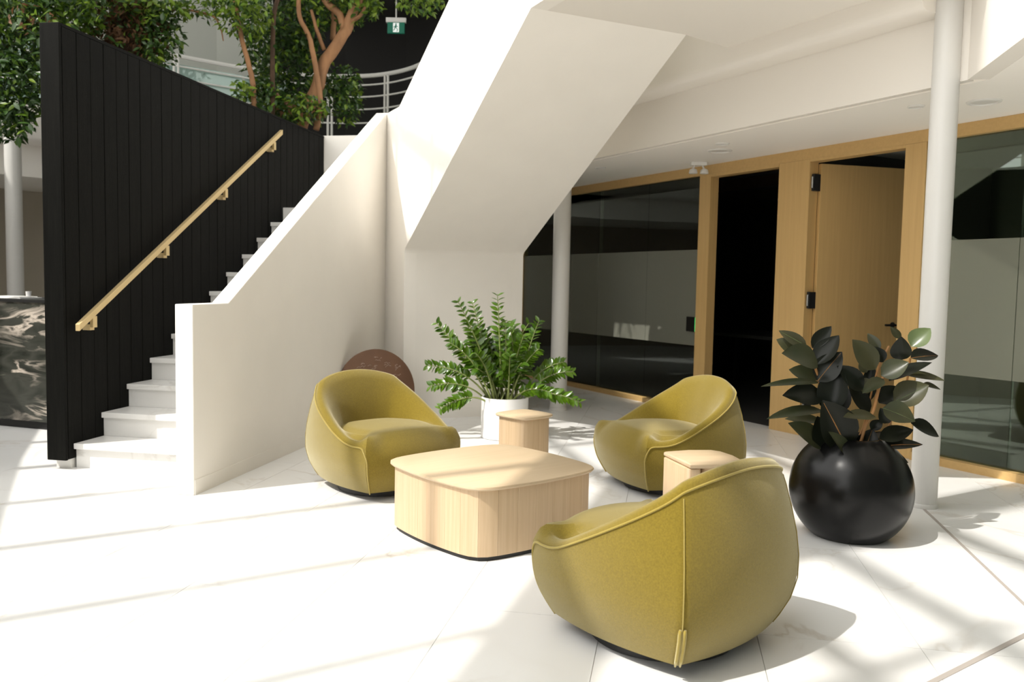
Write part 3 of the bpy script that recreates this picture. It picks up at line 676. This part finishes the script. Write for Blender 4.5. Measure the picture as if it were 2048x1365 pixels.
# second side table: a top folding down into one side panel round a drum body
s2 = thing('side_table', 'small maple side table with folded side, between the two right armchairs', 'table', (1.035, 4.50, 0), R(14), 'small maple side tables')
def rrect(x0, x1, y0, y1, r, n=5):
    P = []
    for cx, cy, a0 in ((x1-r, y0+r, -90), (x1-r, y1-r, 0), (x0+r, y1-r, 90), (x0+r, y0+r, 180)):
        for k in range(n+1): a = R(a0+90*k/n); P.append((cx+r*math.cos(a), cy+r*math.sin(a)))
    return P
def slab(poly, z0, z1, e=0.008):
    cx = sum(p[0] for p in poly)/len(poly); cy = sum(p[1] for p in poly)/len(poly)
    f = lambda k, z: [(cx+(p[0]-cx)*k, cy+(p[1]-cy)*k, z) for p in poly]
    return MB().loft([f(0.94, z0), f(0.985, z0+e*0.4), f(1, z0+e), f(1, z1-e), f(0.985, z1-e*0.4), f(0.95, z1)])
tpoly = [(-0.155, -0.17), (0.02, -0.185), (0.13, -0.165), (0.165, -0.12), (0.18, 0.0), (0.165, 0.12), (0.13, 0.165), (0.0, 0.185), (-0.155, 0.16)]
obj('table_top', slab(tpoly, 0.412, 0.44), MAPLET, s2, smooth=True, sharp=50)
obj('side_panel', slab(rrect(-0.165, -0.085, -0.165, 0.155, 0.026), 0.0, 0.4115, 0.003), MAPLE, s2, smooth=True, sharp=50)
obj('drum_body', slab(rrect(-0.070, 0.150, -0.155, 0.150, 0.05), 0.012, 0.4115, 0.003), MAPLE, s2, smooth=True, sharp=50)
obj('plinth', MB().flat(rrect(-0.05, 0.135, -0.14, 0.135, 0.05), 0, 0.0118), BLACK, s2)

# ------------------------------------------------------------------ brown disc plaque leaning at the wall
pl = thing('round_plaque', 'brown round plaque with chalky script leaning behind the left armchair', 'plaque', (-1.21, 7.62, 0))
cn = V3((0.50, -0.84, 0.18)).normalized(); ax = V3((-cn.y, cn.x, 0)).normalized()*-1; ay = cn.cross(ax).normalized(); ay = ay if ay.z > 0 else -ay
cc = V3((0, 0, 0.365)); rp = 0.365
circ = lambda d, r: [cc+cn*d+ax*(r*math.cos(2*math.pi*i/56))+ay*(r*math.sin(2*math.pi*i/56)) for i in range(56)]
obj('disc', MB().loft([circ(-0.012, rp-0.003), circ(-0.009, rp), circ(0.009, rp), circ(0.012, rp-0.003)]), RUST, pl, smooth=True, sharp=50)
m = MB(); rr = random.Random(3)
for (u, v) in [(-0.22, 0.20), (-0.13, 0.22), (-0.03, 0.27), (0.02, 0.20), (-0.20, 0.12), (-0.11, 0.11), (0.02, 0.10), (0.19, 0.16), (0.21, 0.10), (0.13, 0.22), (-0.2, 0.02), (0.0, 0.0), (0.18, 0.0), (-0.1, -0.1), (0.12, -0.12)]:
    for k in range(6):
        a0 = u+rr.uniform(-0.035, 0.035); b0 = v+rr.uniform(-0.018, 0.018); an = rr.uniform(-0.5, 0.5); l = rr.uniform(0.012, 0.035)
        P = [cc+cn*0.0135+ax*(a0+l*t_*math.cos(an))+ay*(b0+l*t_*math.sin(an)+0.006*math.sin(t_*5)) for t_ in (0, .33, .66, 1)]
        m.tube(P, 0.0016, 4)
obj('lettering', m, CHALK, pl)

# ------------------------------------------------------------------ ceiling fittings
def fitting(name, px, py, r, label, lamp=True):
    d = ray(px, py); t = (ZC-HCAM)/d.z; q = V3((0, 0, HCAM))+d*t
    f = thing(name, label, 'ceiling light' if lamp else 'ceiling speaker', (q.x, q.y, ZC), 0)
    obj('trim_ring', MB().lathe([(r*0.78, -0.004), (r*0.82, -0.012), (r, -0.008), (r*1.02, -0.0005)], 28), WHITE2, f, smooth=True, sharp=50)
    obj('lens', MB().lathe([(r*0.77, -0.003), (r*0.77, -0.0055)], 28), LENS if lamp else GREYW, f, smooth=True, sharp=50)
fitting('downlight', 1201, 335, 0.06, 'small round ceiling fitting near the stair soffit, leftmost of the row', True)
fitting('downlight', 1445, 287, 0.06, 'small round ceiling fitting above the dark doorway', True)
fitting('ceiling_speaker', 1440, 301, 0.11, 'white round ceiling disc above the dark doorway', True)
fitting('downlight', 1832, 212, 0.055, 'small round ceiling fitting just left of the tall white column', True)
fitting('ceiling_speaker', 1968, 203, 0.105, 'white round ceiling disc right of the tall white column', True)
q = at(1398, 306, 8.72); em = thing('emergency_light', 'white twin headed emergency light hanging from corridor ceiling by the oak post', 'emergency light', (q.x, q.y, ZC))
em.scale = (0.8, 0.8, 0.8)
obj('base', MB().box((-0.10, -0.04, -0.045), (0.10, 0.04, -0.0005)), WHITE2, em, bevel=0.008)
for e in (-1, 1):
    hd_ = obj('lamp_head', MB().lathe([(0.02, 0.03), (0.045, 0.015), (0.055, -0.03), (0.045, -0.034), (0.01, -0.02)], 16, (e*0.07, -0.02, -0.115)), WHITE2, em, smooth=True, sharp=50)
    obj('arm', MB().tube([(e*0.05, 0, -0.045), (e*0.07, -0.01, -0.085)], 0.012, 8), WHITE2, em)

# ------------------------------------------------------------------ leaf helper
def leaf_mesh(L, W, fold=0.18, curl=0.15, n=6, pt=1.0, name='leaf', m_=None, stalk=0.0, thick=True):
    mb = MB(); rows = []
    for i in range(n+1):
        t = i/n; wv = W*0.5*(math.sin(math.pi*min(1, t**0.85))**0.75)*(1-0.15*t*pt)
        if i == 0: wv = W*0.03
        if i == n: wv = W*0.015
        y = L*t; z = -curl*L*t*t
        rows.append([(-wv, y, z+fold*wv), (-wv*0.5, y, z+fold*wv*0.35), (0, y, z), (wv*0.5, y, z+fold*wv*0.35), (wv, y, z+fold*wv)])
    mb.loft(rows, cap=False, closed=False)
    return mb.mesh(name, m_, True, 180)
def frame(base, tip, nrm):
    d = (tip-base); L = d.length; d.normalize(); x = d.cross(nrm).normalized(); z = x.cross(d).normalized()
    return Matrix((x, d, z)).transposed().to_4x4(), L

# ------------------------------------------------------------------ ZZ plant in white pot
zx, zy = -0.052, 7.36
zz = thing('potted_zz_plant', 'bright green glossy plant with feathery stems in white cylinder pot', 'plant', (zx, zy, 0))
PR, PH = 0.205, 0.355
obj('pot', MB().lathe([(PR-0.012, 0), (PR, 0.006), (PR, PH), (PR-0.014, PH), (PR-0.016, PH-0.05)], 48), POTWHT, zz, smooth=True, sharp=40)
obj('soil', MB().lathe([(PR-0.018, PH-0.06), (PR-0.03, PH-0.045), (0.02, PH-0.03)], 32), SOIL, zz, smooth=True)
ZL = [leaf_mesh(1, 0.50+0.05*k, 0.25, 0.12+0.1*k, 5, name='leaflet', m_=ZZL) for k in range(3)]
tips = [(310, 130, -.05), (130, 310, 0), (430, 140, .1), (640, 75, .05), (985, 295, .05), (55, 670, .05), (80, 840, -.05), (160, 1030, -.22), (1190, 640, .1), (1265, 720, -.05), (1325, 975, -.10), (1075, 890, -.25),
        (245, 480, -.15), (380, 320, .15), (790, 420, -.05), (860, 410, -.15), (985, 530, -.12), (745, 590, -.25), (560, 470, .2), (660, 440, .2), (455, 560, -.2), (890, 640, .2)]
leaf_total = 0
extra = MB(); exs = MB(); extra2 = MB()
rz = random.Random(5)
def add_leaf(mb, mt, L, W, fold=0.22, curl=0.15, n=4):
    rows = []
    for i in range(n+1):
        t = i/n; wv = W*0.5*(math.sin(math.pi*min(1, t**0.85))**0.75) if 0 < i < n else W*0.03
        rows.append([mt @ V3((-wv*L, L*t, L*(-curl*t*t+fold*wv))), mt @ V3((0, L*t, -L*curl*t*t)), mt @ V3((wv*L, L*t, L*(-curl*t*t+fold*wv)))])
    mb.loft(rows, cap=False, closed=False)
def leaf_dir(d, sd, e, r): return (d*0.62+sd*e*0.8+V3((r.uniform(-.2, .2), r.uniform(-.25, .25), r.uniform(-.1, .2)))).normalized()
for k in range(20):
    a = rz.uniform(0, 2*math.pi); T = V3((rz.uniform(-0.38, 0.40), rz.uniform(-0.25, 0.3), rz.uniform(0.55, 1.02))); B = V3((0.1*math.cos(a), 0.1*math.sin(a), PH-0.04))
    mid = B.lerp(T, 0.5)+V3((-(T.x-B.x)*0.15, 0, 0.08)); pts = [B*(1-t)**2+mid*2*t*(1-t)+T*t*t for t in [i/12 for i in range(13)]]
    exs.tube(pts, [0.008-0.005*i/12 for i in range(13)], 5)
    for i in range(8):
        f = (0.28+0.7*i/7)*12; j = min(11, int(f)); p = pts[j].lerp(pts[j+1], f-j); d = (pts[j+1]-pts[j]).normalized()
        sd = d.cross(V3((rz.uniform(-.5, .5), -1, 0.35)).normalized()).normalized()
        for e in (-1, 1):
            LL = rz.uniform(0.065, 0.095); mt, L = frame(p, p+leaf_dir(d, sd, e, rz)*LL, (V3((rz.uniform(-.5, .5), -0.5, 0.8))).normalized())
            add_leaf(extra, Matrix.Translation(p) @ mt, LL, 0.5)
obj('inner_stems', exs, ZZS, zz, smooth=True, sharp=180, kind='stuff'); obj('foliage', extra, ZZL, zz, smooth=True, sharp=180, kind='stuff')
for k, (tx, ty, dd) in enumerate(tips):
    T = at(840+tx/4.135, 570+ty/4.135, zy+dd)-V3((zx, zy, 0))
    a = 2*math.pi*k/len(tips)*5; hx = T.x*0.22; B = V3((hx+0.03*math.cos(a), max(-.1, min(.1, dd*0.4))+0.03*math.sin(a), PH-0.04))
    mid = B.lerp(T, 0.5)+V3((-(T.x-B.x)*0.14, 0, 0.10+0.10*abs(T.x-B.x)))
    if T.z > 0.85: mid = B.lerp(T, 0.5)+V3(((T.x-B.x)*-0.12, 0, 0.03))
    pts = [B*(1-t)**2+mid*2*t*(1-t)+T*t*t for t in [i/12 for i in range(13)]]
    stem = obj('stem', MB().tube(pts, [0.010-0.007*i/12 for i in range(13)], 6), ZZS, zz, smooth=True)
    ln_ = sum((pts[i+1]-pts[i]).length for i in range(12))
    npair = 13 if ln_ > 0.45 else 11
    for i in range(npair):
        t = 0.40+0.58*i/(npair-1) if ln_ > 0.45 else 0.3+0.68*i/(npair-1)
        f = t*12; j = min(11, int(f)); p = pts[j].lerp(pts[j+1], f-j); d = (pts[j+1]-pts[j]).normalized()
        sd = d.cross(V3((0.15*math.sin(k*2.1), -1, 0.35)).normalized()).normalized()
        for e in (-1, 1):
            LL = (0.088-0.030*abs(t-0.6)/0.4)*rnd.uniform(0.9, 1.15)
            dr = (d*0.62+sd*e*0.8+V3((rnd.uniform(-.2, .2), rnd.uniform(-.25, .25), rnd.uniform(-.1, .2)))).normalized()
            nm = d.cross(dr)*e if False else (V3((0, -0.55, 0.8))+V3((rnd.uniform(-.5, .5), rnd.uniform(-.4, .4), 0))).normalized()
            mt, L = frame(p, p+dr*LL, nm)
            if i % 2 or leaf_total >= 298:
                add_leaf(extra2, Matrix.Translation(p) @ mt, LL, 0.52); continue
            o = obj('leaflet', ZL[(k+i) % 3], None, stem); o.matrix_local = Matrix.Translation(p) @ mt @ Matrix.Diagonal((LL, LL, LL, 1)); leaf_total += 1

obj('foliage', extra2, ZZL, zz, smooth=True, sharp=180, kind='stuff')
# ------------------------------------------------------------------ rubber plant in black sphere pot
bx_, by_ = 1.872, 4.60
rp_ = thing('potted_rubber_plant', 'dark leaved rubber plant in matt black spherical planter beside column', 'plant', (bx_, by_, 0))
prof = []
RS, CZ = 0.322, 0.258
a0 = math.asin(CZ/RS)
prof = [(0.12, 0.0)]
for k in range(26):
    a = -a0+(a0+R(62))*k/25; prof.append((RS*math.cos(a), CZ+RS*math.sin(a)))
rt, zt = prof[-1]; prof += [(rt-0.012, zt+0.004), (rt-0.022, zt-0.004), (rt-0.024, zt-0.05)]
obj('pot', MB().lathe(prof, 64), POTBLK, rp_, smooth=True, sharp=60)
obj('soil', MB().lathe([(rt-0.02, zt-0.05), (0.02, zt-0.035)], 24), SOIL, rp_, smooth=True)
def zq(x, y, d=0.0): return at(1500+x/2.482, 600+y/2.482, by_+d)-V3((bx_, by_, 0))
stems = [([(450, 830), (430, 700), (385, 560), (350, 430), (318, 315)], 0.010, -0.02), ([(540, 830), (548, 710), (575, 620), (612, 550), (640, 440), (665, 375)], 0.011, -0.05),
         ([(570, 830), (640, 700), (720, 560), (775, 420), (795, 290)], 0.008, 0.05), ([(520, 830), (560, 640), (600, 480), (640, 330), (690, 230)], 0.008, 0.10)]
for pts, r, d in stems:
    P = [zq(x, y, d) for x, y in pts]; P[0].z = zt-0.05; P[0].x *= 0.35; P[0].y *= 0.5
    obj('stem', MB().tube(fine(P, 4), r*0.75, 8), RUBS, rp_, smooth=True)
LV = [ # base x,y  tip x,y  width, base depth, tip depth, normal tilt, material
 (280,230,145,152,42,0,.03,0,1),(260,262,135,193,58,.02,.05,0,2),(335,312,183,250,98,-.03,-.12,.2,1),(310,240,404,128,52,.03,.06,.1,0),(330,322,436,168,78,-.02,0,-.3,0),
 (335,405,450,255,90,-.03,-.06,.2,0),(345,388,195,343,66,0,.04,-.2,1),(350,412,65,402,40,-.02,-.10,.9,1),(358,482,181,460,84,-.03,-.10,.1,0),(388,562,438,308,98,-.05,-.05,.1,0),
 (440,565,474,418,64,.02,.06,0,0),(362,552,96,553,58,-.04,-.12,-.6,1),(352,604,174,585,46,0,.05,-.7,1),(362,728,212,606,82,-.05,-.14,.2,1),(385,742,345,585,115,-.06,-.08,0,0),
 (482,735,368,503,135,-.08,-.13,.1,0),(505,795,413,653,64,-.12,-.20,.3,1),(498,768,670,822,80,-.14,-.26,-.5,1),
 (562,442,440,328,72,-.04,-.08,.1,0),(622,345,519,198,80,-.04,-.05,.1,1),(640,252,588,163,38,.08,.12,0,1),(660,310,618,232,85,.06,.08,0,0),(745,300,752,188,118,-.05,-.10,.1,0),
 (800,232,893,135,112,.06,.05,-.1,3),(748,192,698,134,26,.05,.06,0,1),(798,290,939,264,64,.02,.05,-.3,0),(690,402,896,285,56,-.04,-.04,-.6,0),(652,377,786,308,72,-.07,-.12,.1,1),
 (768,372,974,386,44,.02,-.02,-.8,1),(662,394,566,447,48,-.06,-.14,.4,1),(716,508,886,420,104,-.06,-.10,.1,1),(860,425,952,436,38,.02,.05,-.5,1),(605,445,524,402,52,-.02,-.05,0,1),
 (592,562,492,410,58,.0,.02,.2,0),(640,512,742,428,94,-.02,-.02,.1,0),(660,538,822,592,86,-.09,-.18,-.3,2),(624,582,468,574,62,-.09,-.16,-.5,2),(692,612,648,540,74,-.06,-.06,0,0),
 (798,612,957,666,62,.0,.02,-.3,0),(642,692,812,640,64,-.08,-.08,.2,0),(640,728,864,704,48,-.08,-.08,-.3,0),(622,772,792,797,62,-.08,-.12,-.2,0),(600,645,658,598,74,-.05,-.05,0,0),
 (592,505,600,300,50,.10,.12,0,0),(578,362,546,303,34,.12,.14,0,1),(560,770,610,640,90,-.02,-.02,.0,0),(470,790,520,640,90,.02,.04,0,0)]
RM = [RUB1, RUB2, RUB2, RUB3]; RL = {}
for k, (x0, y0, x1, y1, wd, d0, d1, tl, mi) in enumerate(LV):
    B, T = zq(x0, y0, d0), zq(x1, y1, d1); Wd = wd/2.482/1700*4.55
    view = (V3((0, 0, HCAM))-(B+V3((bx_, by_, 0)))).normalized()
    nr = (view+V3((0, 0, 1))*(0.35+abs(tl)*1.6)+V3((tl*0.8, 0, 0))).normalized()
    if tl == 0: nr = (view+V3((0.25*math.sin(k), 0, 0.25))).normalized()
    mt, L = frame(B, T, nr)
    me = leaf_mesh(1, min(0.85, Wd*1.6/L), 0.30, 0.06+0.05*(k % 3), 8, name='leaf', m_=RM[mi])
    o = obj('leaf', me, None, rp_); o.matrix_local = Matrix.Translation(B) @ mt @ Matrix.Diagonal((L, L, L, 1))
    if L > 0.12 and k % 5 == 0:
        rib = MB().tube([(0, 0, 0.004), (0, 0.5, 0.004-0.25*(0.06+0.05*(k % 3))), (0, 0.95, 0.004-0.9*(0.06+0.05*(k % 3)))], [0.014, 0.010, 0.004], 4).mesh('midrib', RUB3 if mi else RUBS)
        obj('midrib', rib, None, o)

# ------------------------------------------------------------------ atrium trees
def blob_leaves(specs, size, seed, mats):
    rr = random.Random(seed); out = {i: MB() for i in range(len(mats))}
    for px, py, Y, rx, ry, rd, n, wts in specs:
        c = at(px, py, Y); sx, sz = rx/1700*Y, ry/1700*Y
        for _ in range(n):
            while True:
                a, b, d = rr.uniform(-1, 1), rr.uniform(-1, 1), rr.uniform(-1, 1)
                if a*a+b*b+d*d <= 1: break
            p = c+V3((a*sx, d*rd, b*sz)); L = size*rr.uniform(0.65, 1.25); W = L*0.5
            d_ = V3((rr.uniform(-1, 1), rr.uniform(-1, 1), rr.uniform(-1.1, 0.35))).normalized(); nr = V3((rr.uniform(-.8, .6), rr.uniform(-1, .2), rr.uniform(0.1, 1))).normalized()
            x = d_.cross(nr)
            if x.length < 1e-3: continue
            x.normalize(); z = x.cross(d_)
            r_ = rr.random(); i = 0; acc = 0
            for i, q in enumerate(wts):
                acc += q
                if r_ < acc: break
            mbq = out[i]
            mbq.add([p, p+d_*L*0.45-x*W*0.5+z*L*0.07, p+d_*L*0.5, p+d_*L*0.45+x*W*0.5+z*L*0.07, p+d_*L-z*L*0.1], [(0, 2, 1), (0, 3, 2), (1, 2, 4), (2, 3, 4)])
    return out
SINGLE = [leaf_mesh(1, 0.5, 0.2, 0.15, 4, name='leaf', m_=q) for q in (FOL1, FOL2)]
def tree(name, label, base, trunks, specs, size, seed, singles, grp='atrium trees behind the plank wall'):
    t = thing(name, label, 'tree', base, 0, grp)
    for pts, r0, r1, m_ in trunks:
        P = fine([at(x, y, Y) for x, y, Y in pts], 4); n = len(P)
        rr = random.Random(seed+len(P)); P = [p+V3((rr.uniform(-1, 1), rr.uniform(-1, 1), 0))*r0*0.12 for p in P]
        obj('trunk' if r0 > 0.05 else 'branch', MB().tube(P, [r0+(r1-r0)*i/(n-1) for i in range(n)], 9), m_, t, smooth=True, sharp=180, world=True)
    mats = [FOL1, FOL2, FOLB]
    for i, mb in blob_leaves(specs, size, seed, mats).items():
        if mb.v: obj('foliage', mb, mats[i], t, world=True, kind='stuff')
    rr = random.Random(seed+99); bl = V3(base)
    near = [q for q in specs if q[1] > -80]
    for k in range(singles):
        px, py, Y, rx, ry, rd, n, wts = near[k % len(near)]
        a = rr.uniform(0, 2*math.pi); q = rr.uniform(0.5, 1)
        p = at(px+rx*math.cos(a)*q, py+ry*math.sin(a)*q, Y-rd*rr.uniform(0.6, 1.05))-bl; L = size*rr.uniform(0.9, 1.4)
        d_ = V3((rr.uniform(-1, 1), rr.uniform(-1, .4), rr.uniform(-1, 0.2))).normalized()
        mt, _ = frame(p, p+d_*L, V3((rr.uniform(-.6, .3), -0.6, 0.7)).normalized())
        o = obj('leaf', SINGLE[1 if rr.random() < wts[1]+0.15 else 0], None, t); o.matrix_local = Matrix.Translation(p) @ mt @ Matrix.Diagonal((L, L, L, 1))
D_, M_, Bq = (0.80, 0.20, 0), (0.35, 0.65, 0), (0.35, 0.15, 0.5)
tree('ficus_tree', 'dense leafy ficus at far left beside the end of the plank wall', tuple(at(-40, 800, 9.0).xy)+(0,),
     [([(-40, 700, 9.0), (-35, 400, 9.0), (-20, 150, 9.1), (20, -60, 9.2)], 0.07, 0.04, BARKD), ([(-20, 150, 9.1), (40, 60, 9.2), (110, -10, 9.3)], 0.03, 0.015, BARK)],
     [(15, 60, 9.0, 85, 90, 0.5, 2200, (.72, .28, 0)), (20, 170, 8.9, 70, 70, 0.45, 1500, D_), (10, 240, 8.8, 50, 40, 0.3, 420, D_), (120, 20, 9.4, 90, 42, 0.4, 1100, M_), (60, -60, 9.2, 160, 80, 0.8, 1600, D_), (70, 40, 8.8, 40, 50, .3, 160, (.5, .2, .3)), (90, -260, 9.6, 260, 130, 0.9, 800, D_)], 0.085, 11, 120)
tree('ficus_tree', 'mossy brown trunk hung with dry leaves behind the plank wall', tuple(at(255, 800, 10.2).xy)+(0,),
     [([(262, 760, 10.2), (260, 420, 10.2), (255, 200, 10.2), (262, 60, 10.2), (250, -80, 10.2)], 0.22, 0.26, BARKD), ([(285, 60, 10.0), (340, 20, 10.0), (420, 30, 10.0), (440, 55, 10.0), (447, 82, 10.0)], 0.018, 0.006, BARK)],
     [(255, 60, 10.0, 85, 85, 0.40, 1500, (0.25, 0.05, 0.7)), (190, 70, 9.9, 35, 45, 0.3, 220, (.2, .3, .5)), (320, 70, 9.9, 45, 62, 0.3, 520, D_), (300, 15, 9.9, 80, 25, 0.4, 420, M_), (420, 5, 9.9, 90, 28, 0.4, 420, M_), (230, -50, 10, 160, 60, .7, 900, D_)], 0.085, 23, 90)
tree('ficus_tree', 'tall ficus with forked orange brown trunk in front of the gallery railing', tuple(at(590, 800, 10.6).xy)+(0,),
     [([(560, 620, 10.6), (575, 420, 10.6), (600, 255, 10.6), (630, 185, 10.6), (652, 120, 10.6), (688, 70, 10.6), (702, 35, 10.6), (726, -25, 10.6)], 0.10, 0.055, BARK),
      ([(690, 68, 10.6), (680, 30, 10.6), (655, 8, 10.6), (635, -20, 10.7)], 0.05, 0.036, BARK), ([(700, 45, 10.6), (722, 30, 10.5), (730, 10, 10.5)], 0.025, 0.015, BARK),
      ([(632, 260, 10.4), (640, 215, 10.4), (634, 150, 10.4), (620, 80, 10.4), (600, 35, 10.4), (597, -10, 10.4)], 0.038, 0.026, BARK), ([(648, 100, 10.6), (634, 60, 10.5), (622, 20, 10.5)], 0.028, 0.018, BARK), ([(665, 80, 10.8), (668, 30, 10.8), (664, -10, 10.8)], 0.035, 0.03, BARK)],
     [(590, 150, 11.0, 75, 95, 0.4, 1700, D_), (560, 60, 10.8, 90, 50, 0.5, 1100, D_), (660, 20, 10.9, 90, 30, 0.5, 800, (0.6, 0.4, 0)), (600, 215, 10.3, 60, 28, 0.3, 520, (.5, .4, .1)), (690, 190, 10.9, 36, 60, 0.3, 620, D_), (560, -40, 10.8, 220, 50, .8, 1400, D_), (840, 5, 10.6, 50, 18, 0.3, 170, M_), (730, 8, 10.6, 40, 24, .3, 240, M_), (600, -420, 9.5, 330, 230, 1.7, 5000, D_), (700, -230, 10.2, 230, 120, 1.0, 1800, D_)], 0.085, 37, 120)
tree('slender_tree', 'two slim brown tree stems with light leaves behind plank wall middle', tuple(at(520, 800, 10.0).xy)+(0,),
     [([(512, 560, 10.0), (508, 210, 10.0), (497, 130, 10.0), (484, 80, 10.0), (474, 30, 10.0), (468, -20, 10.0)], 0.034, 0.022, BARK), ([(548, 560, 10.1), (545, 225, 10.1), (545, 120, 10.1), (548, 30, 10.1), (560, -20, 10.1)], 0.03, 0.025, BARKD)],
     [(490, 30, 9.9, 60, 40, 0.35, 420, M_), (520, 130, 10.3, 35, 70, 0.25, 430, D_), (485, 180, 9.9, 18, 22, 0.15, 70, M_), (530, 190, 10.2, 40, 36, .25, 320, D_)], 0.085, 51, 60)
